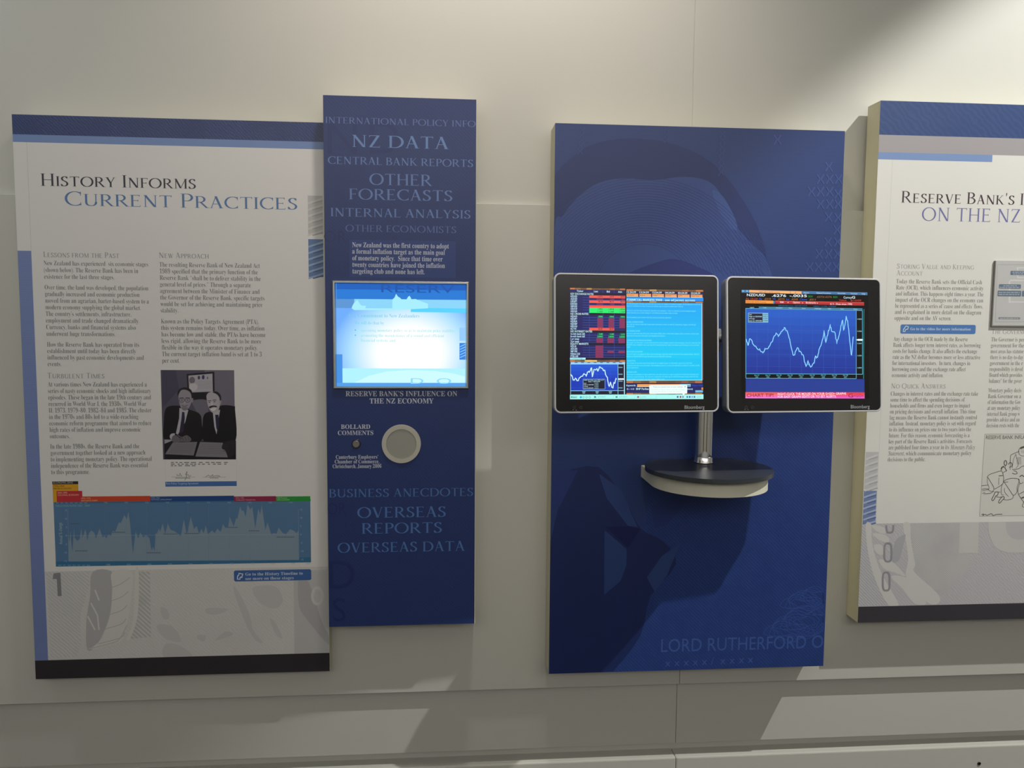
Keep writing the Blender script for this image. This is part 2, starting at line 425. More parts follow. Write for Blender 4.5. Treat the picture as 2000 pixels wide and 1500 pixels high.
# the dark round lock in the plinth, low on the right
def ring_on(face, c, r0, r1, h0, h1, m, name, parent, seg=48):
    """flat washer (or disc when r0 = 0) standing h0..h1 off a face"""
    bm = bmesh.new(); R = []
    prof = [(r1, h0), (r1, h1-.0006), (r1-.0006, h1), (max(r0, 0), h1)] + ([(r0, h0)] if r0 else [])
    for r, h in prof:
        if r <= 0: R.append([bm.verts.new(face.at(c[0], c[1], h))])
        else: R.append([bm.verts.new(face.at(c[0]+r*math.cos(2*math.pi*k/seg), c[1]+r*math.sin(2*math.pi*k/seg), h)) for k in range(seg)])
    for A, B in zip(R, R[1:]):
        for k in range(seg):
            j = (k+1) % seg
            if len(B) == 1: bm.faces.new((A[k], A[j], B[0]))
            else: bm.faces.new((A[k], A[j], B[j], B[k]))
    return from_bm(name, bm, m, parent)
pf = wall_face(-.017); c = pf.px(1912, 1491)
lock = thing('cabinet_lock', pf.at(*c), 'small dark round lock on the pale plinth at floor level', 'lock')
ring_on(pf, c, .0035, .0055, -.002, .0025, mat('lock_rim', (92, 86, 76), .4, .8), 'rim', lock, 24)
ring_on(pf, c, 0, .0036, -.002, .0012, mat('lock_core', (34, 30, 28), .5, .6), 'barrel', lock, 24)

# ------------------------------------------------------------------ the four panels
def panel(name, label, cat, d, TL, TR, BL, BR, w=None, rim=None):
    f = wall_face(d)
    x0 = (f.px(*TL)[0]+f.px(*BL)[0])/2
    x1 = x0+w if w else ((f.px(*TR)[0]+f.px(*BR)[0])/2 if TR else f.px(*BR)[0])
    z1 = f.px(*TL)[1] if TR is None else (f.px(*TL)[1]+f.px(*TR)[1])/2
    z0 = (f.px(*BL)[1]+f.px(*BR)[1])/2
    t = thing(name, ((x0+x1)/2, -d/2, z0), label, cat)
    bm = bmesh.new(); add_box(bm, x0, x1, -d+.0002, -.0005, z0, z1, .0008)
    from_bm('board', bm, CREAM, t); f.bounds = (x0, z0, x1, z1)
    return t, f, (x0, z0, x1, z1)
def face_sheet(f, R, inset, m, parent, name='printed_face', l=1):
    x0, z0, x1, z1 = R; i = inset
    a = Art(f, l); a.loc([(x0+i[0], z0+i[1]), (x1-i[2], z0+i[1]), (x1-i[2], z1-i[3]), (x0+i[0], z1-i[3])], m); return a.build(name, parent)

# ================================================================= A: history panel
WHITE, TXT, HEAD = (226, 225, 224), (106, 108, 112), (136, 142, 148)
tA, fA, RA = panel('information_panel', 'white wall panel headed HISTORY INFORMS CURRENT PRACTICES, with a blue inflation chart', 'panel', .045,
                   (22.4, 223), None, (70.3, 1322), (644, 1314.8))
face_sheet(fA, RA, (0, 0, .0012, 0), ink(WHITE), tA)
x0, z0, x1, z1 = RA
def pz(f, u, v): return f.px(u, v)[1]
a = Art(fA, 2); zt = pz(fA, 24, 262); zl = pz(fA, 24, 277)
a.loc([(x0, zt), (x1, zt), (x1, z1), (x0, z1)], engraved('header_engraving', (44, 58, 108), (58, 78, 128), 70, 5, 'DIAGONAL', noise=9)); a.build('header_band', tA)
a = Art(fA, 2); a.loc([(x0, zl), (x1, zl), (x1, zt), (x0, zt)], (118, 144, 196)); a.build('light_blue_band', tA)
a = Art(fA, 2); xs_ = fA.px(61, 489)[0]; zs = pz(fA, 30, 489.5); zb = pz(fA, 68, 1290)
a.loc([(x0, zb), (xs_, zb), (xs_, zs), (x0, zs)], engraved('stripe_ink', (112, 128, 184), (132, 152, 200), 120, 2, 'Z', noise=2)); a.build('side_stripe', tA)
a = Art(fA, 2); a.loc([(xs_-.0004, zs), (xs_+.0004, zs), (xs_+.0004, zl), (xs_-.0004, zl)], (196, 196, 196)); a.build('margin_rule', tA)
a = Art(fA, 9); a.loc([(x0, z0), (x1, z0), (x1, zb), (x0, zb)], (54, 50, 55)); a.build('foot_band', tA)
# the two little photographs of a facade at the right edge
def facade(art, u0, v0, u1, v1, base, pale, dark):
    art.rect(u0, v0, u1, v1, base); n = 6; h = v1-v0
    for i in range(n):
        y = v0 + h*(i+.3)/n
        art.poly([(u0, y+h*.13), (u1, y), (u1, y+h*.05), (u0, y+h*.18)], pale, 1)
        art.poly([(u0+(u1-u0)*.3, y+h*.14), (u1, y+h*.07), (u1, y+h*.10), (u0+(u1-u0)*.3, y+h*.17)], dark, 1)
a = Art(fA, 2); facade(a, 601.5, 382, 630.5, 457, (190, 190, 190), (206, 206, 205), (170, 170, 172)); a.build('grey_building_picture', tA)
a = Art(fA, 2); facade(a, 602.5, 467, 631.5, 541, (96, 124, 172), (150, 172, 204), (70, 98, 152)); a.build('blue_building_picture', tA)
a = Art(fA, 2)
a.caps(80, 362.8, 'History Informs', 24, 382.5, (52, 52, 66)); a.build('heading_lettering', tA)
for w in (0, 1): a = Art(fA, 2); a.caps(127, 401.2, 'Current Practices', 27.5, 580.5, (84, 122, 172), small=.84, T=.11, H=.04, only=w); a.build('title_lettering', tA, 'blue title lettering')
a = Art(fA, 2)
a.caps(85, 502, 'Lessons from the Past', 10.5, 233, HEAD, track=.1); a.caps(311, 503.6, 'New Approach', 10.5, 408, HEAD, track=.1); a.caps(93, 738.8, 'Turbulent Times', 10.5, 204, HEAD, track=.1)
a.build('subheading_lettering', tA)
L1 = ['New Zealand has experienced  six economic stages', '(shown below). The Reserve Bank has been in', 'existence for the last three stages.',
      'Over time, the land was developed, the population', 'gradually increased and economic production', 'moved from an agrarian, barter-based system to a', 'modern economy supplying the global market.',
      'The country\u2019s settlements, infrastructure,', 'employment and trade changed dramatically.', 'Currency, banks and financial systems also', 'underwent huge transformations.',
      'How the Reserve Bank has operated from its', 'establishment until today has been directly', 'influenced by past economic developments and', 'events.']
V1 = [518, 531.3, 544.3, 565.3, 578.3, 591.2, 604.1, 617, 630, 643, 656, 677, 689.6, 702.3, 715]
L2 = ['At various times New Zealand has experienced a', 'series of nasty economic shocks and high inflationary', 'episodes. These began in the late 19th century and', 'recurred in World War I, the 1930s, World War',
      'II, 1973, 1979\u201380, 1982\u201384 and 1985. The cluster', 'in the 1970s and 80s led to a wide-reaching', 'economic reform programme that aimed to reduce', 'high rates of inflation and improve economic', 'outcomes.',
      'In the late 1980s, the Reserve Bank and the', 'government together looked at a new approach', 'to implementing monetary policy. The operational', 'independence of the Reserve Bank was essential', 'to this programme.']
V2 = [755, 767.7, 780.4, 793.1, 805.8, 818.5, 831.1, 843.7, 856.3, 876.5, 889, 901.5, 914, 926.4]
L3 = ['The resulting Reserve Bank of New Zealand Act', '1989 specified that the primary function of the', 'Reserve Bank \u201cshall be to deliver stability in the', 'general level of prices.\u201d Through a separate',
      'agreement between the Minister of Finance and', 'the Governor of the Reserve Bank, specific targets', 'would be set for achieving and maintaining price', 'stability.',
      'Known as the Policy Targets Agreement (PTA),', 'this system remains today. Over time, as inflation', 'has become low and stable, the PTAs have become', 'less rigid, allowing the Reserve Bank to be more', 'flexible in the way it operates monetary policy.',
      'The current target inflation band is set at 1 to 3', 'per cent.']
V3 = [521, 533.8, 546.6, 559.4, 572.2, 585, 597.8, 610.4, 631.6, 644.4, 657.2, 670, 682.8, 695.6, 708.4]
a = Art(fA, 2); ref = (L1[5], 87, 290)
para(a, 85.5, list(zip(V1, L1)), 13.4, TXT, ref)
para(a, 93.5, list(zip(V2, L2)), 13.4, TXT, (L2[6], 97, 297))
para(a, 311.5, list(zip(V3, L3)), 13.4, TXT, (L3[5], 313, 517)); a.build('body_lettering', tA)

# photograph of two seated men signing, with caption and signatures (zoom of 300,710 at 6x)
Z = (300, 710, 6)
a = Art(fA, 2, Z)
a.rect(97, 76, 945, 1124, (84, 80, 100)); k = 1
def SP(pts, col, dl=1, n=5): a.poly(smooth(pts, True, n), col, dl)
a.poly([(600, 78), (944, 78), (950, 500), (600, 500)], (112, 106, 124), 1)
a.poly([(97, 76), (260, 76), (300, 300), (105, 520)], (72, 68, 90), 1)
a.poly([(386, 122), (712, 94), (716, 335), (400, 350)], (34, 30, 40), 2)
a.poly([(408, 142), (690, 118), (694, 328), (420, 340)], (176, 172, 182), 3)
for cx, cy, rx, ry, c in ((452, 195, 34, 40, (112, 106, 120)), (531, 165, 14, 22, (70, 64, 86)), (582, 160, 16, 26, (62, 52, 104)), (632, 168, 9, 16, (120, 110, 124)), (465, 275, 50, 46, (196, 192, 198))):
    a.poly(ell(cx, cy, rx, ry, 18), c, 4)
for i in range(6): a.line([(520, 215+i*16), (680, 205+i*16)], 3, (150, 146, 156), 4)
a.poly([(440, 345), (640, 340), (640, 425), (440, 430)], (26, 24, 32), 2)
SP([(455, 440), (620, 430), (640, 560), (600, 640), (560, 760), (500, 560)], (108, 104, 118), 2)
# jackets
SP([(150, 520), (300, 495), (420, 540), (540, 590), (565, 700), (560, 905), (300, 920), (130, 900), (120, 700)], (20, 18, 24), 4)
SP([(600, 590), (690, 555), (800, 490), (940, 500), (955, 540), (962, 900), (780, 930), (590, 910), (575, 700)], (18, 17, 24), 4)
# shirts and ties
a.poly([(303, 520), (408, 545), (370, 690), (285, 832), (262, 820), (300, 640)], (178, 174, 184), 5)
a.poly([(335, 565), (362, 570), (366, 640), (350, 800), (300, 820), (326, 650)], (40, 36, 66), 6)
a.poly([(695, 580), (780, 540), (762, 650), (738, 830), (712, 740)], (182, 178, 188), 5)
a.poly([(722, 600), (760, 600), (770, 680), (756, 800), (736, 760), (726, 660)], (40, 37, 70), 6)
# heads
SP([(290, 330), (330, 295), (400, 290), (440, 330), (448, 420), (420, 510), (370, 552), (325, 525), (300, 450)], (150, 144, 156), 5)
SP([(286, 390), (282, 330), (320, 290), (380, 280), (440, 310), (458, 380), (448, 420), (436, 350), (390, 312), (330, 310), (300, 350)], (30, 27, 34), 6)
SP([(440, 415), (462, 405), (465, 440), (446, 458)], (140, 132, 146), 6)
for cx in (332, 398): a.line(ell(cx, 430, 30, 24, 20), 5, (44, 40, 50), 7, True); a.poly(ell(cx, 428, 10, 5, 10), (56, 50, 60), 7)
a.line([(300, 404), (352, 400)], 7, (60, 54, 64), 7); a.line([(376, 400), (428, 404)], 7, (60, 54, 64), 7)
a.poly([(356, 425), (370, 425), (378, 470), (350, 470)], (170, 164, 174), 6)
a.line(smooth([(330, 490), (362, 502), (400, 488)], False), 7, (84, 70, 84), 7)
SP([(330, 515), (400, 515), (385, 545), (350, 548)], (122, 116, 128), 6)
SP([(622, 370), (660, 335), (730, 330), (775, 380), (780, 470), (755, 560), (715, 585), (670, 560), (640, 500), (625, 430)], (176, 170, 178), 5)
SP([(690, 335), (740, 328), (785, 370), (792, 440), (782, 470), (770, 400), (740, 360)], (36, 33, 42), 6)
SP([(778, 440), (794, 432), (792, 470), (778, 482)], (150, 144, 154), 6)
for cx, cy in ((655, 455), (715, 447)): a.poly(ell(cx, cy, 11, 5, 10), (56, 48, 58), 7); a.line([(cx-22, cy-18), (cx+22, cy-20)], 7, (64, 56, 66), 7)
a.poly([(678, 450), (690, 450), (702, 490), (668, 494)], (196, 190, 196), 6)
SP([(650, 508), (690, 492), (735, 496), (742, 512), (700, 508), (662, 524)], (24, 22, 28), 7)
SP([(668, 530), (705, 522), (738, 518), (720, 548), (688, 555)], (210, 206, 210), 7)
# hands, papers, table
SP([(190, 860), (205, 825), (250, 822), (235, 880), (212, 895)], (178, 174, 182), 6)
SP([(225, 850), (280, 835), (330, 860), (390, 840), (440, 880), (420, 915), (330, 915), (260, 925), (215, 905)], (104, 98, 108), 6)
for i in range(4): a.line([(300+i*34, 862-i*2), (318+i*34, 905)], 5, (64, 58, 68), 7)
a.line([(250, 830), (330, 878)], 8, (24, 22, 28), 8)
a.poly([(125, 915), (966, 905), (966, 1123), (128, 1123)], (24, 22, 29), 5)
a.poly([(128, 890), (205, 892), (215, 905), (130, 940)], (160, 156, 164), 6)
a.poly([(225, 925), (512, 918), (470, 1078), (135, 1062)], (122, 118, 128), 6)
a.poly([(545, 918), (810, 928), (872, 1100), (490, 1090)], (128, 124, 134), 6)
for i in range(6): a.line([(250-i*14, 950+i*18), (480-i*8, 946+i*18)], 3, (94, 90, 100), 7); a.line([(560-i*10, 950+i*20), (800+i*8, 956+i*20)], 3, (96, 92, 102), 7)
SP([(820, 930), (880, 905), (950, 900), (960, 960), (950, 1060), (880, 1095), (840, 1020), (800, 990)], (38, 34, 42), 8)
for i in range(4): a.line([(815, 960+i*22), (870, 950+i*24)], 5, (58, 52, 62), 9)
a.build('photograph', tA, 'black and white photograph of two men in suits at a table')
a = Art(fA, 2, Z)
for i, v in enumerate((1160, 1180, 1198)):
    rng = random.Random(i); u = 203
    while u < (868, 868, 480)[i]:
        w = rng.choice((26, 44, 60, 34)); a.rect(u, v-6, min(u+w, 870), v+5, (128, 128, 132)); u += w+rng.choice((14, 20, 34))
a.line([(210, 1328), (490, 1330)], 3, (130, 130, 132)); a.line([(580, 1331), (848, 1331)], 3, (130, 130, 132))
a.line([(255, 1342), (430, 1343)], 9, (150, 150, 152)); a.line([(655, 1340), (760, 1341)], 8, (150, 150, 152))
def scrawl(u, v, w, n, seed):
    rng = random.Random(seed); p = []
    for i in range(n): p.append((u+w*i/n, v + rng.uniform(-22, 8)*(1.6 if i % 5 == 0 else .7)))
    a.line(smooth(p, False, 5), 4, (70, 70, 78))
scrawl(270, 1318, 70, 9, 3); scrawl(370, 1318, 75, 10, 4); a.line(smooth([(378, 1300), (392, 1265), (380, 1340), (362, 1368), (388, 1330)], False), 4, (70, 70, 78)); scrawl(610, 1322, 180, 22, 6)
for u0, u1 in ((132, 134), (970, 972)): a.poly([(u0, 1124), (u1, 1124), (u1+4, 1384), (u0+4, 1384)], (200, 200, 200))
a.build('signature_lettering', tA)
a = Art(fA, 2, Z); a.rect(138, 1386, 974, 1443, (70, 112, 176)); a.text(148, 1418, 'First Policy Targeting Agreement', 34, (190, 204, 226), 'sans', u1=527); a.build('caption_strip', tA, 'blue caption strip')

# inflation chart (zoom of 80,920 at 6.897x)
K = 2000/290; Z = (80, 920, K); Z2 = (350, 920, K)
a = Art(fA, 2, Z)
def q7(p): return (p[0]+270*K, p[1])
a.rect(152, 140, 502, 180, (46, 42, 44)); a.text(165, 170, 'ECONOMIC ERAS', 40, (190, 188, 180), 'sans', u1=430)
a.rect(160, 180, 506, 420, (218, 162, 40)); a.text(168, 212, '1700s-1840', 30, (80, 60, 30), 'sans', u1=315); a.text(168, 246, 'MAORI ECONOMY', 30, (80, 60, 30), 'sans', u1=412)
a.rect(212, 270, 558, 418, (196, 50, 62), 1); a.text(224, 303, '1840-1890', 30, (236, 200, 170), 'sans', u1=355, dl=2); a.text(224, 334, 'COLONIAL ECONOMY', 30, (236, 200, 170), 'sans', u1=515, dl=2)
a.rect(560, 343, 1474, 416, (206, 72, 44), 1); a.text(542, 376, '1890-1935', 27, (240, 200, 150), 'sans', u1=668, dl=3); a.text(542, 408, "BRITAIN'S FARM", 27, (240, 200, 150), 'sans', u1=762, dl=3)
u7 = 270*K
a.rect(1474, 343, 738+u7, 410, (34, 72, 136), 1); a.text(1486, 371, '1935-1964', 26, (170, 190, 220), 'sans', u1=1600, dl=2); a.text(1486, 396, 'NATIONAL DEVELOPMENT', 26, (170, 190, 220), 'sans', u1=1765, dl=2)
a.rect(738+u7, 343, 1304+u7, 412, (148, 40, 78), 1); a.text(762+u7, 372, '1964-1984', 26, (224, 170, 190), 'sans', u1=872+u7, dl=2); a.text(762+u7, 400, 'TURBULENT TRANSITION', 26, (224, 170, 190), 'sans', u1=1025+u7, dl=2)
a.rect(1304+u7, 343, 1766+u7, 412, (44, 152, 62), 1); a.text(1316+u7, 371, '1984-Present', 26, (180, 230, 170), 'sans', u1=1455+u7, dl=2); a.text(1316+u7, 398, 'OPEN ECONOMY', 26, (180, 230, 170), 'sans', u1=1490+u7, dl=2)
a.build('era_tabs', tA)
a = Art(fA, 2, Z)
a.rect(185, 418, 1772+u7, 1288, (88, 126, 166))
a.rect(185, 418, 1772+u7, 440, (62, 112, 152), 1); a.rect(200, 1218, 1772+u7, 1288, (58, 116, 158), 1)
up = [(372, 1218), (372, 870), (385, 960), (400, 800), (408, 960), (425, 1080), (445, 765), (455, 900), (490, 940), (520, 920), (545, 770), (560, 900), (600, 780), (625, 930), (650, 830), (680, 800), (720, 830), (740, 910), (790, 775), (830, 890), (860, 875), (880, 905), (915, 850), (940, 880), (970, 800), (1000, 820), (1050, 690), (1075, 700), (1125, 590), (1155, 650), (1178, 545), (1200, 700), (1240, 1110), (1275, 815), (1310, 910), (1340, 825), (1380, 895), (1410, 860), (1460, 900), (1490, 1070), (1510, 1020), (1530, 1080), (1545, 830), (1560, 850), (1590, 770), (1605, 820), (1640, 705), (1675, 850), (1708, 705), (1745, 790), (1800, 810), (1840, 840), (1885, 880), (1925, 645), (1960, 840)]
up += [q7(p) for p in [(102, 840), (112, 820), (155, 610), (200, 780), (235, 740), (270, 850), (300, 775), (330, 840), (358, 735), (390, 850), (440, 800), (480, 835), (515, 775), (560, 820), (590, 715), (625, 770), (660, 750), (680, 615), (735, 745), (765, 640), (785, 640), (820, 475), (845, 540), (865, 525), (895, 615), (920, 450), (960, 520), (985, 480), (1025, 770), (1065, 505), (1092, 580), (1112, 455), (1160, 790), (1190, 690), (1240, 850), (1275, 835), (1310, 845), (1340, 760), (1395, 835), (1440, 850), (1490, 785), (1540, 800), (1580, 835), (1605, 800), (1612, 1198)]]
a.poly(up, (134, 154, 174), 2)
for i in range(8): a.line([(870+i*278, 440), (870+i*278, 1218)], 2, (112, 142, 172), 3)
a.line([(360, 870), (1615+u7, 852)], 3, (170, 184, 196), 3); a.line([(362, 520), (375, 1218)], 3, (150, 170, 190), 3); a.line([(1605+u7, 510), (1615+u7, 1198)], 3, (150, 170, 190), 3)
a.text(200, 483, 'INFLATION RATES 1862 - 2004', 38, (130, 186, 200), 'sans', u1=660, dl=3)
for i, lb in enumerate(('15', '10', '5', '0', '-5', '-10', '-15')):
    a.text(350, 540+i*114, lb, 34, (170, 190, 206), 'sans', align='R', dl=3); a.text(1632+u7, 530+i*112, lb, 34, (170, 190, 206), 'sans', dl=3)
for i in range(7): a.text(232+i*64, 1278, str(1860+i), 26, (150, 190, 200), 'sans', dl=3); a.text(200+i*64, 436, str(1860+i), 22, (150, 190, 200), 'sans', dl=3)
a.text(3628, 1254, '2004', 30, (170, 200, 206), 'sans', align='R', dl=3)
for i in range(10): a.text(880+i*277, 1272-i*2, str(1900+i*10), 30, (170, 200, 206), 'sans', dl=3); a.text(850+i*277, 434, str(1900+i*10), 26, (150, 190, 200), 'sans', dl=3)
for u, v, w in ((400, 712, 120), (465, 1078, 180), (970, 828, 190), (1425, 1104, 215), (1650, 852, 195), (u7+75, 845, 200), (u7+650, 762, 145), (u7+940, 808, 150), (u7+1315, 892, 245)):
    for j in range(int(w/24)): a.rect(u+j*24, v-9, u+j*24+17, v+3, (82, 104, 122), 3)
a.build('inflation_chart', tA, 'blue chart of inflation rates')
gs, fs, gw, gx = glyphs('Annual % change', 'sans')     # the upright axis title
aa, bb = a.P(292, 985); sc = (a.P(285, 695)[1]-bb)/gw
t_ = Art(fA, 6, Z)
t_.polys.append((([(aa-y*sc*1.5, bb+(x-gx)*sc) for x, y in gs], fs), (170, 196, 206), 6)); t_.build('axis_title_lettering', tA)

# engraved picture along the foot (zoom of 40,1080 at 3.125x)
Z = (40, 1080, 3.125)
a = Art(fA, 2, Z); xr = RA[2]-.0012; A0 = a.P(150, 113); zt_ = A0[1]
a.loc([(xs_, zb), (xr, zb), (xr, zt_), (xs_, zt_)], engraved('foot_engraving', (207, 206, 206), (213, 212, 211), 60, 5, 'DIAGONAL', noise=14))
lt, dk, md = (216, 215, 212), (182, 182, 184), (198, 198, 198)
a.poly([(158, 120), (415, 116), (420, 200), (365, 380), (370, 560), (340, 635), (185, 640)], engraved('foot_hatching', (197, 197, 199), (213, 213, 212), 60, 3, 'DIAGONAL', noise=8), 1)
a.poly(smooth([(440, 116), (560, 116), (560, 250), (540, 400), (470, 555), (408, 590), (402, 420), (425, 260)], True, 4), dk, 1)
a.poly(smooth([(560, 116), (680, 116), (672, 300), (640, 480), (600, 545), (430, 588), (500, 520), (548, 380), (560, 220)], True, 4), lt, 2)
for p in ([(455, 225), (480, 290)], [(430, 305), (470, 380), (480, 470)], [(410, 385), (455, 470)]): a.line(p, 9, lt, 2)
for i in range(5): a.line(smooth([(545-i*18, 215+i*85), (610, 190+i*82), (668-i*8, 150+i*84)], False), 4, dk, 3)
a.line(smooth([(415, 585), (520, 560), (600, 530), (650, 440)], False), 8, md, 3)
a.poly([(722, 114), (790, 114), (798, 512), (668, 525), (715, 380)], engraved('foot_mesh', (186, 186, 186), (212, 212, 210), 50, 0, 'DIAGONAL', noise=20), 1)
a.poly(smooth([(700, 114), (722, 114), (716, 380), (668, 525), (650, 520), (690, 400)], True, 3), lt, 2)
for p in ([(855, 330), (900, 350), (905, 400), (870, 400)], [(1130, 340), (1200, 335), (1270, 345), (1200, 375), (1140, 370)], [(1300, 200), (1345, 260), (1400, 380), (1420, 470), (1480, 545), (1430, 530), (1370, 420), (1310, 260)],
          [(1420, 210), (1560, 205), (1600, 300), (1540, 340), (1450, 290)], [(1520, 400), (1560, 430), (1600, 520), (1560, 500)], [(880, 560), (960, 560), (1050, 632), (880, 636)], [(830, 440), (930, 450), (980, 540), (880, 520)], [(1080, 500), (1130, 505), (1120, 540), (1085, 530)], [(1190, 530), (1250, 480), (1300, 495), (1240, 520)]):
    a.poly(smooth(p, True, 4), md, 1)
a.poly([(1668, 110), (1874, 102), (1884, 628), (1672, 632)], (196, 196, 197), 1)
a.poly(smooth([(1700, 150), (1760, 180), (1840, 420), (1880, 500), (1880, 560), (1760, 420), (1700, 320)], True, 4), (180, 180, 183), 2)
a.line(ell(1812, 262, 30, 50, 24), 18, (208, 207, 206), 4, True)
a.poly([(203, 124), (244, 120), (252, 262), (228, 264), (222, 160), (196, 158)], (140, 140, 146), 3)
a.build('banknote_picture', tA)
def guide(parent, f, zm, box_, rows, arrow, col):
    a = Art(f, 6, zm); a.rrect(*box_, col)
    for u, v, t, em, u1, st in rows: a.text(u, v, t, em, (206, 218, 236), st, u1=u1)
    a.line(arrow, 7 if zm[2] < 5 else 13, (216, 226, 238), 1, True)
    a.build('guide_label', parent, 'rounded blue guide label')
guide(tA, fA, Z, (1303, 107, 1775, 174, 12), ((1373, 138, 'Go to the History Timeline to', 26, 1724, 'bold'), (1373, 165, 'see more on these stages', 26, 1668, 'bold')),
      [(1324, 160), (1326, 140), (1334, 132), (1332, 124), (1357, 128), (1350, 152), (1345, 146), (1340, 150), (1340, 160)], (66, 104, 168))

# ================================================================= B: kiosk panel
tB, fB, RB = panel('kiosk_panel', 'tall narrow blue kiosk panel with a lit screen and round loudspeaker', 'panel', .088, (630.8, 186), (932.7, 194.2), (642.8, 1224), (927.2, 1218))
face_sheet(fB, RB, (0, 0, .0022, 0), engraved('kiosk_engraving', (41, 58, 112), (46, 64, 120), 70, 3, 'DIAGONAL', noise=14), tB)
gh = (38, 52, 108); W1 = (104, 132, 190)
for u, v, t, em, u1 in ((640, 300, 'N', 92, None), (722, 300, 'D', 92, None), (633, 473, 'OR', 33, 677), (640, 1005, 'OR', 33, 676), (643, 1150, 'D', 80, None), (650, 1214, 'S', 66, None)):
    a = Art(fB, 2); a.text(u, v, t, em, gh, 'sans', u1=u1); a.build('ghost_lettering', tB)
a = Art(fB, 2); a.rect(683, 468, 890, 541, (49, 70, 132)); a.build('text_field', tB)
a = Art(fB, 3)
for u0, u1, v, cap, t, c in ((635.5, 929, 240.2, 12.2, 'INTERNATIONAL POLICY INFO', (96, 120, 178)), (688.5, 876.5, 286.8, 23.5, 'NZ DATA', (110, 142, 198)), (640.5, 924, 319.8, 14.5, 'CENTRAL BANK REPORTS', W1), (721.5, 844.7, 360.8, 22, 'OTHER', W1),
                       (681.5, 883.5, 389.2, 21, 'FORECASTS', W1), (645.6, 919, 422.2, 16.3, 'INTERNAL ANALYSIS', W1), (674.8, 891, 451.9, 13, 'OTHER ECONOMISTS', (92, 114, 172)),
                       (642.6, 924, 971.5, 16, 'BUSINESS ANECDOTES', (80, 118, 182)), (697.9, 870.6, 1011.5, 20.5, 'OVERSEAS', (84, 124, 188)), (706.4, 863, 1042.5, 20.5, 'REPORTS', (84, 124, 188)), (659.5, 908, 1079.5, 19, 'OVERSEAS DATA', (84, 124, 188))):
    a.caps(u0, v, t, cap, u1, c, T=.13, H=.05)
a.build('word_lettering', tB)
a = Art(fB, 4); BL = ['New Zealand was the first country to adopt', 'a formal inflation target as the main goal', 'of monetary policy.  Since that time over', 'twenty countries have joined the inflation', 'targeting club and none has left.']
para(a, 688, list(zip((482.7, 495.3, 508.3, 521.2, 534), BL)), 14, (198, 204, 222), (BL[0], 688, 876.8), 'bold'); a.build('statement_lettering', tB)
WB = (206, 210, 224)
for nm, rows_ in (('screen_title_lettering', ((675, 893, 773.8, 14.6, 'RESERVE BANK\u2019S INFLUENCE ON'), (722, 846.8, 788, 14.6, 'THE NZ ECONOMY'))),
                  ('button_title_lettering', ((666, 723, 837.6, 12.4, 'BOLLARD'), (659.9, 729.2, 849.7, 12.4, 'COMMENTS'))),
                  ('button_caption_lettering', ((656, 738.7, 896.2, 10.6, 'Canterbury Employers\u2019'), (653.8, 740.8, 905.2, 10.6, 'Chamber of Commerce,'), (649.8, 745, 914.3, 10.6, 'Christchurch, January 2006')))):
    a = Art(fB, 4)
    for u0, u1, v, em, t in rows_: a.text(u0, v, t, em, WB, 'bold', u1=u1)
    a.build(nm, tB)
# the built-in screen: a metal frame, then the lit slide
def frame_on(name, f, r0, r1, h, m, parent):
    """mitred frame between outer rectangle r0 and inner r1, standing h off the face"""
    bm = bmesh.new(); R = []
    for (a0, b0, a1, b1), hh in ((r0, 0), (r0, h*.7), ((r0[0]*.75+r1[0]*.25, r0[1]*.75+r1[1]*.25, r0[2]*.75+r1[2]*.25, r0[3]*.75+r1[3]*.25), h), ((r0[0]*.3+r1[0]*.7, r0[1]*.3+r1[1]*.7, r0[2]*.3+r1[2]*.7, r0[3]*.3+r1[3]*.7), h), (r1, .0015)):
        R.append([bm.verts.new(f.at(x, y, hh)) for x, y in ((a0, b0), (a1, b0), (a1, b1), (a0, b1))])
    for A, B in zip(R, R[1:]):
        for k in range(4): bm.faces.new((A[k], A[(k+1) % 4], B[(k+1) % 4], B[k]))
    return from_bm(name, bm, m, parent)
def prect(f, u0, v0, u1, v1):
    return (f.px(u0, (v0+v1)/2)[0], f.px(u0, v1)[1], f.px(u1, (v0+v1)/2)[0], f.px(u0, v0)[1])
fr = frame_on('screen_frame', fB, prect(fB, 650.7, 548, 915.5, 758.7), prect(fB, 657, 553.5, 909.5, 754), .008, ALU, tB)
def slide_light():
    mt = bpy.data.materials.new('slide_light'); mt.use_nodes = True; nt = mt.node_tree; b = nt.nodes['Principled BSDF']
    b.inputs['Base Color'].default_value = (.01, .01, .01, 1); b.inputs['Roughness'].default_value = .3; b.inputs['Emission Strength'].default_value = 1
    tc = nt.nodes.new('ShaderNodeTexCoord'); mp = nt.nodes.new('ShaderNodeMapping'); g = nt.nodes.new('ShaderNodeTexGradient'); g.gradient_type = 'SPHERICAL'
    c = fB.px(800, 690); o0 = origin_of(tB); sx, sz = 1/.205, 1/.17
    mp.inputs['Location'].default_value = (-(c[0]-o0.x)*sx, 0, -(c[1]-o0.z)*sz); mp.inputs['Scale'].default_value = (sx, .01, sz)
    r = nt.nodes.new('ShaderNodeValToRGB'); e = r.color_ramp.elements
    e[0].position = 0; e[0].color = (*lin((108, 172, 252)), 1); e[1].position = .62; e[1].color = (1.05, 1.05, 1.03, 1)  # radial ramp paints the screen's overexposed white centre into its emission
    n = e.new(.26); n.color = (*lin((176, 226, 255)), 1)
    L = nt.links.new; L(tc.outputs['Object'], mp.inputs[0]); L(mp.outputs[0], g.inputs[0]); L(g.outputs['Fac'], r.inputs[0]); L(r.outputs[0], b.inputs['Emission Color'])
    return mt
Z = (620, 440, 1417/340)
a = Art(fB, 3, Z, True)
a.rect(154, 474, 1208, 1310, slide_light())
a.rect(154, 474, 1208, 604, (34, 122, 214), 1)
a.rect(154, 474, 1208, 520, (24, 96, 190), 2)
a.rect(154, 600, 300, 673, (92, 150, 214), 2)
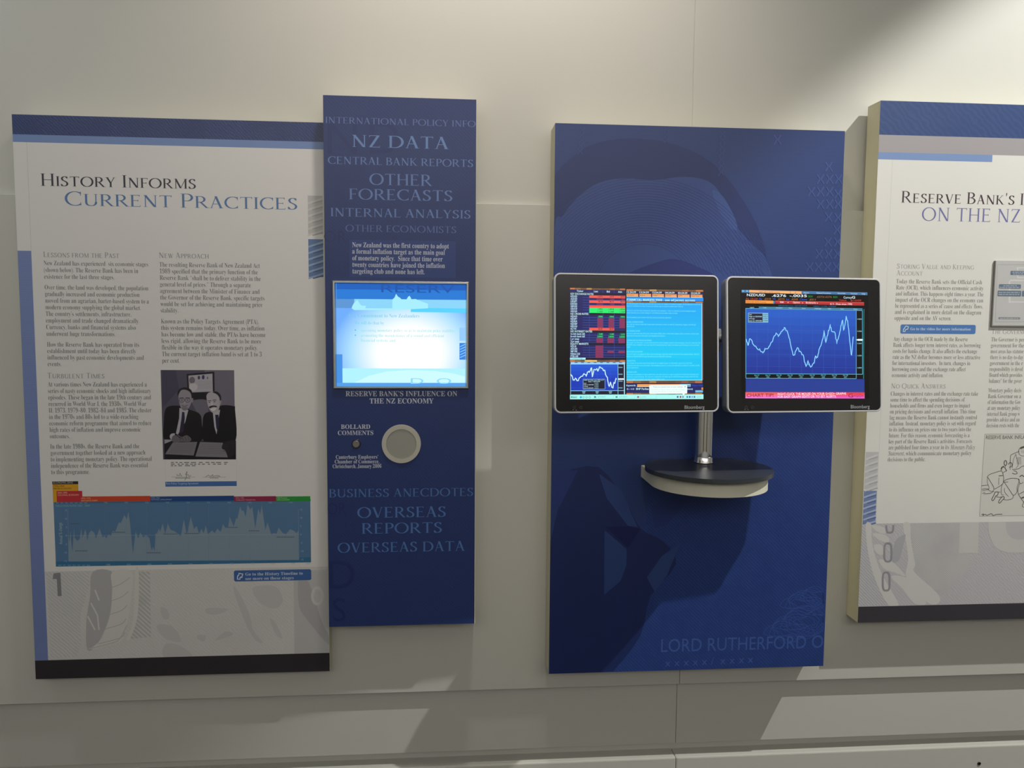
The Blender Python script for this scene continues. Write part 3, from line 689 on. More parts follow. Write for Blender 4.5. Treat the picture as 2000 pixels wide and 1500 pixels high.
a.poly([(300, 600), (1208, 608), (1208, 712), (760, 704), (760, 680), (280, 676)], (140, 214, 250), 1)
a.poly([(760, 672), (1208, 678), (1208, 712), (760, 706)], (88, 212, 255), 2)
a.poly([(610, 604), (628, 588), (640, 558), (655, 580), (672, 590), (684, 602), (725, 603), (738, 582), (750, 574), (760, 590), (765, 602), (800, 600), (815, 608), (900, 640), (900, 676), (390, 676), (395, 655), (360, 655), (345, 640), (325, 606), (312, 620), (300, 628), (285, 655), (278, 676), (300, 690), (610, 690)], (168, 238, 255), 3)
a.rect(154, 1050, 204, 1310, (70, 146, 230), 1); a.rect(154, 1282, 1208, 1310, (84, 160, 236), 1)
a.rect(204, 1164, 1202, 1282, (178, 244, 255), 1); a.poly([(300, 1282), (420, 1225), (560, 1190), (750, 1178), (950, 1186), (1100, 1205), (1200, 1232), (1200, 1282)], (206, 252, 255), 2)
a.rect(1156, 832, 1204, 940, (150, 206, 255), 1)
a.rect(1156, 958, 1204, 1094, (52, 130, 228), 1)
for i in range(5): a.poly([(1160, 985+i*22), (1204, 965+i*22), (1204, 972+i*22), (1160, 992+i*22)], (140, 206, 255), 2)
a.text(520, 545, 'RESERV', 92, (22, 84, 172), 'sans', u1=1115, dl=3); a.text(760, 1290, 'D  O', 66, (140, 220, 252), 'sans', u1=1090, dl=3)
a.build('screen', tB, 'lit screen showing a slide')
sc_ = [o for o in tB.children if o.name.startswith('screen') and 'frame' not in o.name][0]
a = Art(fB, 7, Z, True)
a.text(255, 748, 'Our Commitment to New Zealanders', 44, (120, 200, 226), 'serif', u1=830); a.text(303, 806, 'We will do that by', 38, (126, 204, 230), 'serif', u1=542)
for v, t, u1 in ((866, 'operating monetary policy so as to maintain price stability,', 1122), (908, 'promoting the maintenance of a sound and efficient', 1030), (948, 'financial system, and', 634)): a.text(353, v, t, 36, (150, 224, 226), 'serif', u1=u1)
for v in (853, 895): a.poly(ell(309, v, 5, 5, 12), (90, 160, 220))
a.build('slide_lettering', tB)
# push button and loudspeaker
c = fB.px(695.7, 866.9); pxm = (fB.px(701, 867)[0]-fB.px(700, 867)[0])
ring_on(fB, c, 7.2*pxm, 9.2*pxm, 0, .0015, mat('button_bezel', (86, 82, 92), .35, .9), 'button_bezel', tB)
ring_on(fB, c, 0, 6.8*pxm, 0, .004, mat('button_metal', (150, 150, 146), .4, .8), 'push_button', tB)
c = fB.px(784, 866.9)
ring_on(fB, c, 29.6*pxm, 38.6*pxm, 0, .004, mat('speaker_ring_paint', (196, 194, 182), .45), 'speaker_ring', tB)
def mesh_grille():
    mt = bpy.data.materials.new('perforated_metal'); mt.use_nodes = True; nt = mt.node_tree; b = nt.nodes['Principled BSDF']; b.inputs['Metallic'].default_value = .3; b.inputs['Roughness'].default_value = .5
    tc = nt.nodes.new('ShaderNodeTexCoord'); v = nt.nodes.new('ShaderNodeTexVoronoi'); v.inputs['Scale'].default_value = 700; v.inputs['Randomness'].default_value = 0
    r = nt.nodes.new('ShaderNodeValToRGB'); r.color_ramp.elements[0].position = .25; r.color_ramp.elements[1].position = .42
    r.color_ramp.elements[0].color = (*lin((84, 84, 80)), 1); r.color_ramp.elements[1].color = (*lin((172, 172, 164)), 1)
    L = nt.links.new; L(tc.outputs['Object'], v.inputs['Vector']); L(v.outputs['Distance'], r.inputs[0]); L(r.outputs[0], b.inputs['Base Color']); return mt
ring_on(fB, c, 0, 29.6*pxm, 0, .0022, mesh_grille(), 'speaker_grille', tB)

# ================================================================= C: big blue panel
tC, fC, RC = panel('backing_panel', 'large blue portrait-printed panel behind the two flat monitors', 'panel', .085, (1083.5, 238.8), (1650.3, 257.4), (1072.7, 1318.9), (1608, 1297.8))
BASE = engraved('portrait_base', (44, 65, 122), (48, 70, 129), 80, 2, 'Z', noise=2)
face_sheet(fC, RC, (0, 0, 0, 0), BASE, tC)
KC = 2000/650; Z = (1050, 220, KC)
HAIR, SKIN, INKD, XC = (39, 54, 110), (56, 79, 142), (46, 66, 126), (62, 86, 150)
a = Art(fC, 2, Z)
def clipL(pts): return [(max(u, 104), v) for u, v in pts]
a.poly(clipL(smooth([(104, 460), (105, 375), (200, 275), (320, 195), (500, 158), (700, 165), (850, 200), (1000, 270), (1120, 370), (1230, 520), (1310, 660), (1360, 800), (1385, 960), (1380, 1060), (900, 1250), (104, 1250)], True, 5)), HAIR, 0)
a.poly(clipL(smooth([(104, 690), (150, 620), (230, 520), (350, 430), (500, 395), (700, 405), (880, 385), (1030, 415), (1120, 520), (1200, 690), (1300, 800), (1380, 900), (1380, 1100), (900, 1300), (104, 1300)], True, 5)), SKIN, 1)
a.poly(smooth([(1050, 470), (1110, 500), (1180, 620), (1200, 700), (1160, 690), (1090, 590)], True, 5), (62, 87, 150), 2)
for k in range(26):
    s_ = .42+.58*k/25
    p = [(640+720*s_*math.cos(t), 1080+690*s_*math.sin(t)) for t in [math.radians(182+i*6.5) for i in range(27)]]
    p = [q for q in p if q[0] > 108 and q[1] < 1000]
    if len(p) > 2: a.line(p, 3.2, INKD, 3)
for k in range(22):      # crossing lines over the right temple
    p = [(940+k*24+i*26, 700+abs(k-9)*8+i*30) for i in range(10)]
    a.line([q for q in p if q[1] < 1000 and q[0] < 1390], 3.2, INKD, 3)
a.poly(smooth([(560, 960), (700, 905), (820, 880), (960, 925), (1040, 990), (560, 990)], True, 5), (44, 58, 124), 4)
a.build('portrait_head', tC)
def cross(u, v, w=20, h=28, col=XC, t=8):
    a.line([(u-w, v-h), (u-3, v), (u-w, v+h)], t, col, 0); a.line([(u+w, v-h), (u+3, v), (u+w, v+h)], t, col, 0)
for grp, kw in ((((1750, 325), (1700, 400), (1755, 400), (1808, 400), (1645, 475), (1700, 475), (1755, 475), (1805, 490), (1700, 550), (1755, 550), (1805, 550), (1748, 628), (1805, 632), (1800, 705), (1745, 778), (1802, 778), (1692, 850), (1748, 850), (1802, 850), (1635, 928), (1688, 928), (1742, 928), (1795, 928)), {}),
                (((1442, 163),), {}), ([(1112-i*1.5, 130+i*38) for i in range(7)], dict(w=16, h=20, col=(56, 76, 138), t=7)),
                ([(268-i*3, 105+i*32) for i in range(5)], dict(w=15, h=18, col=(52, 73, 136), t=7)), ([(775, 100+i*32) for i in range(3)], dict(w=15, h=18, col=(52, 73, 136), t=7))):
    a = Art(fC, 9, Z)
    for u, v in grp: cross(u, v, **kw)
    a.build('cross_pattern', tC)
KL = 2000/630; Z = (1050, 900, KL)
a = Art(fC, 2, Z); DK = (35, 50, 104); LP = (50, 74, 134)
DOT = engraved('lower_hatching', (41, 63, 128), (48, 75, 142), 62, 1.6, 'DIAGONAL', noise=30)
a.poly([(330, 1330), (560, 1000), (640, 500), (700, 120), (1100, -180), (1840, -330), (1840, 1300), (1772, 1300)], DOT, 0)
a.poly(smooth([(180, 60), (380, 40), (540, 240), (640, 420), (780, 500), (860, 640), (700, 840), (640, 1080), (480, 1290), (420, 1306), (76, 1318), (80, 500)], False, 3), DK, 1)
a.poly([(380, 80), (515, 175), (620, 412), (560, 402), (430, 235)], LP, 2)
a.poly([(415, 430), (552, 548), (550, 650), (515, 745), (412, 832)], LP, 2)
a.poly([(885, 510), (800, 715), (725, 812), (678, 722), (770, 590)], LP, 2)
a.poly([(700, 280), (960, 220), (800, 400), (720, 420)], (44, 62, 126), 2)
a.poly([(420, 410), (560, 540), (640, 420), (560, 405)], (26, 36, 92), 3)
a.poly([(90, 60), (250, 60), (140, 280), (88, 300)], (44, 62, 128), 2)
for i in range(9): a.line([(520+i*26, 790+i*4), (440+i*30, 1010-i*6)], 3, (42, 56, 116), 3)
a.build('portrait_coat', tC)
a = Art(fC, 3, Z); GU = (58, 88, 164)
for (cx, cy, R_, n_) in ((1650, 880, 110, 5), (1660, 1000, 150, 6), (1560, 1050, 120, 5), (1720, 840, 90, 4)):
    for k in range(n_):
        r = R_*(1-.13*k); a.line([(min(cx+r*math.cos(t)*(1.25+.18*math.sin(3*t+k)), 1770), cy+r*.55*math.sin(t)*(1+.25*math.cos(4*t+k))) for t in [2*math.pi*i/60 for i in range(60)]], 3.0, GU, 0, True)
a.build('guilloche', tC)
a = Art(fC, 4, Z); LT = (64, 94, 166)
a.text(765, 1186, 'LORD RUTHERFORD O', 116, LT, 'sans', u1=1768)
for i in range(10): a.text(790+i*57, 1276-i*2.6, 'x' if i != 5 else '/', 66, LT, 'sans')
a.build('portrait_lettering', tC)

# ================================================================= monitor stand
ZS = 1.6-.3957            # top of the painted bracket
CXS, CYS, RS = .680, -.200, .150
st = thing('monitor_stand', (CXS, -.085, ZS-.032), 'round dark shelf with a chrome post fixed to the large blue panel', 'stand')
def u_outline(r, n=36, x=CXS, y=CYS, back=-.0855):
    return [(x-r, back)] + [(x-r*math.cos(math.pi*i/n), y-r*math.sin(math.pi*i/n)) for i in range(n+1)] + [(x+r, back)]
def extrude(name, pts, z0, z1, m, parent, bev=0, holes=None):
    bm = bmesh.new(); lo = [bm.verts.new((x, y, z0)) for x, y in pts]; hi = [bm.verts.new((x, y, z1)) for x, y in pts]; n = len(pts)
    for i in range(n): bm.faces.new((lo[i], lo[(i+1) % n], hi[(i+1) % n], hi[i]))
    bm.faces.new(lo[::-1]); bm.faces.new(hi)
    if bev: bmesh.ops.bevel(bm, geom=[e for e in bm.edges if abs(e.verts[0].co.z-e.verts[1].co.z) < 1e-6], offset=bev, segments=2, affect='EDGES')
    return from_bm(name, bm, m, parent)
out_, in_ = u_outline(RS), u_outline(RS-.02)
extrude('bracket_band', out_+in_[::-1], ZS-.033, ZS, SATIN, st, .001)
extrude('bracket_shade_sheet', u_outline(RS-.0205), ZS-.022, ZS-.018, mat('bracket_shadow_grey', (70, 70, 70), .6), st)  # dark grey sheet stands for the shade inside the bracket
DARK = mat('dark_shelf_metal', (70, 74, 80), .32, .35, .5, .02, 500)
zd = ZS+.006
def disc_cut(cx, cy, r, back, n=72):
    t0 = math.asin(min(1, (back-cy)/r)); return [(cx+r*math.cos(t0-k*(math.pi+2*t0)/n), cy+r*math.sin(t0-k*(math.pi+2*t0)/n)) for k in range(n+1)]
extrude('shelf_plate', disc_cut(.676, -.212, .163, -.0865), zd, zd+.011, DARK, st, .0015)
extrude('shadow_gap_fill', u_outline(RS-.034, 36, CXS, CYS, -.1), ZS-.018, zd, mat('shadow_gap_black', (26, 26, 28), .6), st)  # black fill paints the shadow gap under the shelf plate
PX, PY = .684, -.150
zt = zd+.011
lathe('post', [(.0225, zt), (.0225, zt+.001), (.0225, zt+.02), (.0225, 1.58), (.0225, 1.597), (.0225, 1.598), (.0215, 1.6)], PX, PY, CHROME, st)
lathe('post_collar', [(.026, zt), (.026, zt+.004), (.0245, zt+.006), (.0245, zt+.016), (.0235, zt+.018)], PX, PY, CHROME, st)
STEEL = mat('arm_paint', (150, 152, 154), .4, .3)

# ================================================================= the two monitors
YAWM, TILT = -.056, .078
def monitor(label, cx, cz, cd, ya, ti):
    ux = V((math.cos(ya), -math.sin(ya), 0)); uz = V((0, math.sin(ti), math.cos(ti))); uz = (uz-ux*uz.dot(ux)).normalized()
    o = V((cx, -cd, cz+1.6)); f = Face(o, ux, uz)
    t = thing('flat_monitor', o, label, 'monitor', 'flat monitors on the shelf post')
    return t, f
def slab(name, f, w, h, R, prof, m, parent, smooth_=False):
    """rounded rectangle lofted through (inset, height) pairs"""
    bm = bmesh.new(); rings = []
    for i, hh in prof:
        rings.append([bm.verts.new(f.at(a, b, hh)) for a, b in round_rect(-w/2+i, -h/2+i, w/2-i, h/2-i, max(R-i, .001), 8)])
    for A, B in zip(rings, rings[1:]):
        n = len(A)
        for k in range(n): bm.faces.new((A[k], A[(k+1) % n], B[(k+1) % n], B[k]))
    bm.faces.new(rings[0]); bm.faces.new(rings[-1])
    return from_bm(name, bm, m, parent)
MW, MH = .410, .335
RIM = mat('silver_rim', (214, 214, 218), .35, .2, .5); CASE = mat('grey_casing', (128, 134, 142), .45, .1)
BEZ = mat('black_bezel', (22, 22, 24), .22, 0, .5); OFF = mat('dark_glass', (10, 10, 13), .15, 0, .5)
def monitor_body(t, f, act):
    slab('casing', f, MW-.004, MH-.004, .016, [(.02, -.052), (.004, -.046), (0, -.036), (0, -.006)], CASE, t)
    slab('rim', f, MW, MH, .016, [(.001, -.007), (0, -.005), (0, -.001), (.0012, .0005), (.0038, .0005), (.0042, -.0015), (.0042, -.0045)], RIM, t)
    slab('bezel', f, MW-.0084, MH-.0084, .012, [(0, -.0045), (0, -.001), (.0006, -.0006)], BEZ, t)
    slab('back_hump', f, .19, .17, .02, [(.03, -.074), (.006, -.07), (0, -.06), (0, -.0515)], CASE, t)
    fs = Face(f.o - f.n*.0006, f.ux, f.uz)
    a = Art(fs, 1); a.loc([(act[0], act[1]), (act[2], act[1]), (act[2], act[3]), (act[0], act[3])], OFF); scr = a.build('screen', t)
    return fs, scr
def buttons(fs, t, pts, marks):
    a = Art(fs, 2)
    for u, v in pts:
        a.line(ell(u, v, 2.6, 2.6, 14), .7, (60, 60, 62), 0, True); a.line([(u, v-1.4), (u, v)], .6, (60, 60, 62))
    for u, v in marks: a.poly(ell(u, v, 1.1, .8, 10), (110, 110, 112))
    a.build('control_buttons', t)
mL, fL = monitor('left flat monitor showing a cyan text window beside a red and green price table', .457, -.055, .318, -.056, .078)
mR, fR = monitor('right flat monitor showing one tall blue line chart, overlapping the panel edge', .883, -.057, .302, -.066, .089)
act = prect(Face(fL.o-fL.n*.0006, fL.ux, fL.uz), 1113, 561.6, 1374, 779.4); fLs, scL = monitor_body(mL, fL, act)
act = prect(Face(fR.o-fR.n*.0006, fR.ux, fR.uz), 1447, 565, 1697, 779); fRs, scR = monitor_body(mR, fR, act)
for t, fs, p in ((mL, fLs, (1337, 798.6, 1376)), (mR, fRs, (1661.5, 797.6, 1698.5))):
    a = Art(fs, 2); a.text(p[0], p[1], 'Bloomberg', 9.6, (150, 156, 160), 'heavy', u1=p[2]); a.build('maker_lettering', t)
buttons(fLs, mL, ((1122, 795.4), (1134.6, 796)), ((1119.4, 800.4), (1125.4, 800.8)))
buttons(fRs, mR, ((1457.4, 795.4), (1469.4, 795.2)), ((1454.8, 799.6), (1460.8, 799.8)))
# arms from the post to the monitors' backs (the right one shows in the gap)
def arm(pts, r, name): tube(name, [V(p) for p in pts], r, STEEL, st, 16)
zc = 1.55
lathe('arm_collar', [(.034, zc-.03), (.036, zc-.027), (.036, zc+.027), (.034, zc+.03)], PX, PY, STEEL, st, 40)
bL = fL.at(.06, 0, -.072); bR = fR.at(-.06, 0, -.072)
arm([(PX, PY, zc), (PX-.06, PY-.03, zc), (bL.x, bL.y+.03, zc), bL], .013, 'left_arm')
arm([(PX, PY, zc+.012), (PX+.05, PY-.02, zc+.004), (bR.x-.03, bR.y+.03, zc-.02), bR], .012, 'right_arm')
slab('mount_plate', fL, .10, .10, .008, [(0, -.078), (0, -.073)], STEEL, st); slab('mount_plate', fR, .10, .10, .008, [(0, -.078), (0, -.073)], STEEL, st)

# ---- what the left screen shows (zoom of 1070,520 at 5x)
Z = (1070, 520, 5); NAVY, BLK, WH = (34, 34, 96), (26, 22, 44), (206, 246, 255)
BRN, ORG, GLD = (124, 84, 48), (236, 150, 84), (214, 152, 74)
def title_bar(a, u0, u1, v0, v1, dv=0, hot=None):
    a.poly([(u0, v0), (u1, v0+dv), (u1, v1+dv), (u0, v1)], BRN, 1)
    for k, c in ((.0, (206, 120, 62)), (.10, (150, 108, 62)), (.3, (196, 142, 74)), (.55, (110, 78, 50)), (.72, (160, 96, 56)), (.9, (196, 118, 62))):
        ua = u0+(u1-u0)*k; ub = ua+(u1-u0)*.09; a.poly([(ua, v0+dv*k), (ub, v0+dv*k), (ub, v1+dv*k), (ua, v1+dv*k)], c, 2)
a = Art(fLs, 2, Z, True)
a.poly([(215, 225), (757, 237), (757, 912), (215, 912)], NAVY)
title_bar(a, 216, 758, 211, 226, 8)
for u, t in ((282, 'Ticker'), (450, 'Last'), (575, 'Bid'), (685, 'Ask')): a.text(u, 250+(u-282)*.02, t, 25, WH, 'heavy', dl=3)
cols = (216, 405, 539, 648, 755)
rows = [('KEY EXCHANGE RATES', 'h'), ('NZD/USD', 'r'), ('AUD/USD', 'd'), ('USD/JPY', 'r'), ('EUR/USD', 'd'), ('GBP/USD', 'r'), ('USD/CHF', 'g'), ('USD/CAD', 'g'), ('NZ CROSS RATES', 'h'), ('NZD/AUD', 'n'), ('NZD/JPY', 'm'), ('NZD/EUR', 'm'),
        ('NZD/GBP', 'm'), ('NZD/CAD', 'm'), ('NZ TWI', 't'), ('NZ INTEREST RATES', 'h'), ('3-mth bank bill', 'n'), ('6-mth bank bill', 'n'), ('1-yr swap', 'm'), ('2-yr swap', 'm'), ('EQUITY MARKETS', 'h'), ('NZX-50', 'e'), ('ASX-200', 'e'), ('S&P 500', 'm'), ('Nikkei-225', 'e'), ('FTSE-100', 'e')]
RED, GRN, MAR, DGR = (250, 92, 74), (38, 240, 112), (136, 50, 92), (10, 108, 70)
vals = {1: ('1.6276', '.6273', '.6276'), 3: ('98.74', '98.73', '98.75'), 6: ('1.0921', '1.0918', '1.0924'), 7: ('1.1262', '1.1260', '1.1264'), 9: ('.7846', '.7842', '.7850'), 14: ('58.87', '58.87', ''), 16: ('2.80', '2.80', '2.75'), 17: ('2.8400', '2.8000', '2.8300')}
y0, dy = 258, 24.42
for i, (nm, kd) in enumerate(rows):
    v = y0+i*dy; vb = v+20
    if kd == 'h': a.rect(216, v-1, 756, v+dy-1, BLK, 1)
    for j in range(3):
        u0, u1 = cols[j+1], cols[j+2]; sl = (u0-216)*.012
        if kd in 'rg' or (kd == 't' and j < 2): a.rect(u0, v+sl, u1, v+dy+sl, RED if kd != 'g' else GRN, 2)
        elif kd == 'd': a.rect(u0+70, v+3+sl, u1-3, v+dy-2+sl, (112, 44, 92), 2)
        elif kd == 'n': a.rect(u1-52, v+2+sl, u1-2, v+dy-2+sl, DGR, 2)
        elif kd == 'm' and not (i == 23 and j == 0): a.rect(u1-(56 if i < 18 else 66), v+1+sl, u1-2, v+dy+sl, MAR, 2)
        elif kd == 'e' and j == 0 or (i == 23 and j == 0): a.rect(u1-74, v+1+sl, u1-1, v+dy+sl, MAR, 2)
        if i in vals and vals[i][j]: a.text(u1-4, vb+sl-2, vals[i][j], 20, {'n': (70, 230, 130)}.get(kd, (60, 30, 30)), 'heavy', align='R', dl=4)
    if kd not in 'h': a.rect(340, v+dy-2.2, 755, v+dy+.4, (64, 96, 190), 1)
    a.text(222, vb, nm, 26, WH, 'heavy', u1=(222+len(nm)*(12.4 if kd == 'h' else 9.2)), dl=3)
for u in cols[1:4]: a.rect(u-1.2, 240, u+1.2, 892, (64, 84, 170), 1)
a.rect(216, 893, 368, 912, (170, 246, 250), 2); a.rect(368, 893, 756, 914, BLK, 1)
a.text(224, 909, 'COMMODITIES', 17, (60, 110, 130), 'sans', u1=340, dl=3)
a.build('price_table', scL)
a = Art(fLs, 2, Z, True)
title_bar(a, 216, 758, 914, 934, 2); a.rect(360, 917, 480, 932, (252, 196, 92), 3)
a.rect(216, 934, 756, 1250, (24, 22, 48)); a.rect(222, 936, 755, 953, (150, 210, 250), 1)
for i in range(8): a.rect(262+i*62, 938, 290+i*62, 944, (40, 70, 160), 2)
a.rect(222, 955, 684, 1216, (22, 56, 182), 1)
for i, c in enumerate(((30, 90, 214), (28, 82, 208), (26, 74, 202), (24, 68, 196))): a.rect(222, 955+i*34, 684, 989+i*34, c, 2)
for v in (988, 1055, 1122, 1188): a.rect(222, v, 684, v+2, (46, 92, 214), 3)
for u in (350, 480, 610): a.rect(u, 955, u+2, 1216, (46, 92, 214), 3)
for r_ in ((220, 953, 224, 1250), (683, 953, 687, 1250), (743, 940, 752, 1250), (222, 1215, 752, 1219), (222, 952, 752, 958)): a.rect(*r_, (164, 228, 250), 3)
for v in (988, 1055, 1122, 1188): a.rect(690, v-5, 730, v+5, (120, 160, 190), 3)
a.rect(686, 1095, 742, 1109, (240, 252, 255), 4)
def chart(a, pts, w, col, amp, n=4, dl=5, seed=1):
    rng = random.Random(seed); q = []
    for (x0, y0), (x1, y1) in zip(pts, pts[1:]):
        for i in range(n):
            t = i/n; q.append((x0+(x1-x0)*t, y0+(y1-y0)*t+rng.uniform(-amp, amp)))
    q.append(pts[-1]); a.line(q, w, col, dl)
k5 = 2000/150/5
m5 = lambda p: ((1100+p[0]/(2000/150)-1070)*5, (690+p[1]/(2000/150)-520)*5)
chart(a, [m5(p) for p in ((195, 560), (230, 590), (270, 720), (310, 660), (345, 670), (365, 735), (420, 650), (500, 600), (540, 540), (600, 590), (640, 470), (680, 490), (738, 355), (758, 600), (800, 440), (880, 410), (905, 470), (945, 345), (1030, 430), (1075, 440), (1110, 560), (1150, 640), (1180, 830), (1200, 860), (1230, 730), (1255, 860), (1292, 915), (1320, 750), (1345, 800), (1375, 630), (1388, 670))], 9, (206, 244, 255), 9)
a.rect(342, 1100, 560, 1203, (124, 160, 220), 4); a.rect(347, 1105, 555, 1198, (22, 22, 44), 5)
for i, (t, v) in enumerate((('NZD US dollar spot GFN 6/17', 1117), ('Daily 1.1.08-6/10/09', 1131), ('Last', 1147), ('High on 02/27/08', 1162), ('Average', 1178), ('Low on 03/02/09', 1194))):
    a.text(352 if i != 1 else 395, v, t, 14, (190, 220, 236), 'heavy', u1=(548, 510, 376, 446, 392, 444)[i], dl=6)
for v in (1147, 1162, 1178, 1194): a.text(455, v, '0.6276', 14, (150, 190, 200), 'heavy', u1=494, dl=6)
for u in (350, 480, 610): a.rect(u-15, 1222, u+17, 1230, (130, 180, 190), 4); a.rect(u-11, 1234, u+12, 1243, (130, 180, 190), 4)
a.build('small_chart', scL)
a = Art(fLs, 2, Z, True)
title_bar(a, 767, 1520, 224, 242, 8)
a.poly([(767, 240), (1520, 250), (1520, 300), (767, 298)], (34, 30, 78))
for i, (t, n_) in enumerate((('15:24:39', 'Auckland'), ('13:24:39', 'Sydney'), ('12:24:39', 'Tokyo'), ('04:24:39', 'London'), ('03:24:39', 'GMT'), ('23:24:39', 'New York'))):
    u = 768+i*125.5; dv = i*2.0
    a.text(u+1, 261+dv, t, 25, WH, 'heavy', u1=u+92, dl=2); a.rect(u, 267+dv, u+114, 292+dv, (240, 158, 92), 1); a.rect(u, 292+dv, u+116, 296+dv, (255, 240, 220), 2)
    a.text(u+6, 287+dv, n_, 18, (110, 62, 40), 'sans', dl=2)
a.poly([(767, 300), (1518, 308), (1518, 342), (767, 338)], (28, 146, 244), 1)
a.text(768, 336, 'FINANCIAL MARKETS TOUR - see adjacent screen', 34, (196, 250, 255), 'mono', u1=1436, dl=3); a.text(770, 336, 'FINANCIAL MARKETS TOUR - see adjacent screen', 34, (196, 250, 255), 'mono', u1=1438, dl=3)
title_bar(a, 767, 1518, 340, 354, 6)
a.poly([(767, 356), (1506, 362), (1506, 1116), (767, 1112)], (10, 196, 246), 1)
for i in range(9): a.poly([(767, 356+i*60), (1502, 361+i*60), (1502, 421+i*60), (767, 416+i*60)], (22-i*1, 170+i*4, 246), 2)
a.rect(1502, 362, 1507, 1118, (200, 240, 250), 3); a.rect(1507, 362, 1518, 1112, (96, 62, 60), 2); a.rect(767, 1112, 1507, 1118, (190, 240, 250), 3)
TX = [(372, 1490, 'At the adjacent screen, we have set up a tour of sample Bloomberg pages, which demonstrates the'), (394, 1322, 'sort of information that financial market participants sometimes look at.'), (438, 1444, 'You will notice that financial markets are dynamic - that is, market prices change almost'), (460, 1268, 'continuously as a wide range of information and news come to hand.'),
      (505, 1206, 'The Bloomberg tour covers the following financial markets:'), (550, 930, 'GLOBAL INTEREST RATES'), (573, 1444, 'We look at short-term and long-term interest rates in the US, Eurozone, Japan, the UK and'), (593, 846, 'Australia.'), (638, 900, 'NZ INTEREST RATES'), (662, 1474, 'You will see how the Official Cash Rate (OCR), short-term and longer-term interest rates have'), (685, 1146, 'been evolving over the past ten days/months/years.'),
      (730, 1012, 'CURRENCIES OR FOREIGN EXCHANGE'), (752, 1490, 'This part of the tour illustrates how FX rates change almost continuously. You will see how the'), (774, 1480, 'NZD/USD rate, NZD/AUD rate and the NZ Trade-Weighted Index have been performing in the current'), (795, 806, 'times.'), (840, 924, 'EQUITIES OR STOCKS'), (864, 1480, 'You will get a glimpse of how stock exchange indices around the world are performing.  We will'), (887, 1208, 'focus on the NZ NZX-50 and the Australian ASX-200 indices.'),
      (930, 854, 'COMMODITIES'), (952, 1406, 'For those of you who have knowledge of or experience in the money, you will find the'), (975, 1480, 'commodities section relevant. The examples you will see include gold, crude oil, as well as NZ'), (997, 888, 'milk and wool.'), (1040, 868, 'ECONOMIC DATA'), (1063, 1474, 'There are hundreds of data sets that you can look at to get a picture of how the economy of a'), (1086, 1466, 'country is performing.  We look at a snapshot of some key US and NZ economic data such as the'), (1109, 1140, 'Gross Domestic Product and the unemployment rate.')]
for v, u1, t in TX: a.text(769, v, t, 21, (132, 246, 255), 'mono', u1=u1, dl=4)
a.build('message_window', scL)
a = Art(fLs, 2, Z, True)
title_bar(a, 767, 1512, 1122, 1140, 0); a.text(945, 1137, 'News/Research in New Zealand', 15, (90, 60, 40), 'sans', u1=1175, dl=4)
a.rect(767, 1142, 1516, 1240, (30, 34, 100)); a.rect(872, 1152, 1290, 1176, (244, 164, 84), 1); a.rect(870, 1172, 1300, 1178, (255, 226, 190), 2); a.rect(1290, 1150, 1394, 1176, (150, 206, 226), 1); a.text(1300, 1172, 'Advanced', 20, (40, 60, 90), 'heavy', u1=1384, dl=2)
a.text(1410, 1170, 'Expert Help', 20, (40, 90, 220), 'sans', u1=1512, dl=2); a.text(767, 1172, 'Keywords', 24, WH, 'heavy', u1=856, dl=2)
a.text(770, 1206, '80 v  +0.28', 20, WH, 'sans', u1=842, dl=2); a.text(862, 1207, 'BNP Paribas', 27, WH, 'heavy', u1=986, dl=2); a.text(1360, 1206, '(more)', 22, WH, 'heavy', u1=1414, dl=2)
a.rect(1440, 1212, 1514, 1232, (120, 196, 226), 2); a.rect(1500, 1184, 1516, 1206, (230, 150, 70), 2)
title_bar(a, 767, 1512, 1238, 1252, 0)
a.build('keyword_window', scL)
a = Art(fLs, 6, Z, True)
a.rrect(990, 1160, 1360, 1246, 10, (240, 255, 252)); a.poly([(1310, 1240), (1340, 1240), (1326, 1262)], (240, 255, 252))
a.text(1008, 1184, 'i   There are unused icons on your desktop', 18, (120, 150, 150), 'sans', u1=1318); a.text(1008, 1210, 'The Desktop Cleanup Wizard can help you clean', 16, (196, 222, 220), 'sans', u1=1330); a.text(1008, 1230, 'up. Click this balloon to start the wizard.', 16, (196, 222, 220), 'sans', u1=1300)
a.line([(1334, 1170), (1346, 1182)], 4, (30, 190, 190)); a.line([(1346, 1170), (1334, 1182)], 4, (30, 190, 190))
a.build('message_balloon', scL)
a = Art(fLs, 3, Z, True)
a.poly([(216, 1254), (1519, 1250), (1519, 1297), (216, 1299)], (172, 250, 244))
a.rect(224, 1266, 288, 1290, (150, 226, 222), 1); a.text(240, 1286, 'Start', 18, (40, 110, 120), 'heavy', u1=280, dl=2); a.rect(228, 1270, 236, 1286, (60, 130, 140), 2)
for u, c in ((322, (20, 176, 226)), (348, (90, 170, 170)), (378, (90, 170, 170)), (408, (90, 170, 170))): a.line(ell(u, 1279, 9, 9, 12), 4, c, 1, True)
a.poly(ell(322, 1279, 8, 8, 12), (20, 176, 226), 1)
for u, c in ((452, (10, 130, 90)), (662, (10, 150, 100)), (872, (170, 50, 80))): a.rect(u, 1270, u+18, 1284, c, 1); a.line([(u-8, 1292), (u+188, 1291)], 2, (120, 200, 196), 1); a.line([(u+188, 1264), (u+188, 1291)], 2, (120, 200, 196), 1)
for u, t, u1 in ((486, 'NZ FX MARKETS', 566), (696, 'NZ FX MARKETS', 776), (898, 'Launch Pad', 958)): a.text(u, 1281, t, 14, (60, 130, 130), 'sans', u1=u1)
for u, c in ((1260, (60, 90, 150)), (1288, (190, 40, 70)), (1312, (120, 150, 190)), (1354, (70, 120, 170)), (1378, (50, 80, 190)), (1402, (130, 160, 190)), (1424, (70, 110, 170))): a.rect(u, 1267, u+15, 1285, c, 1)
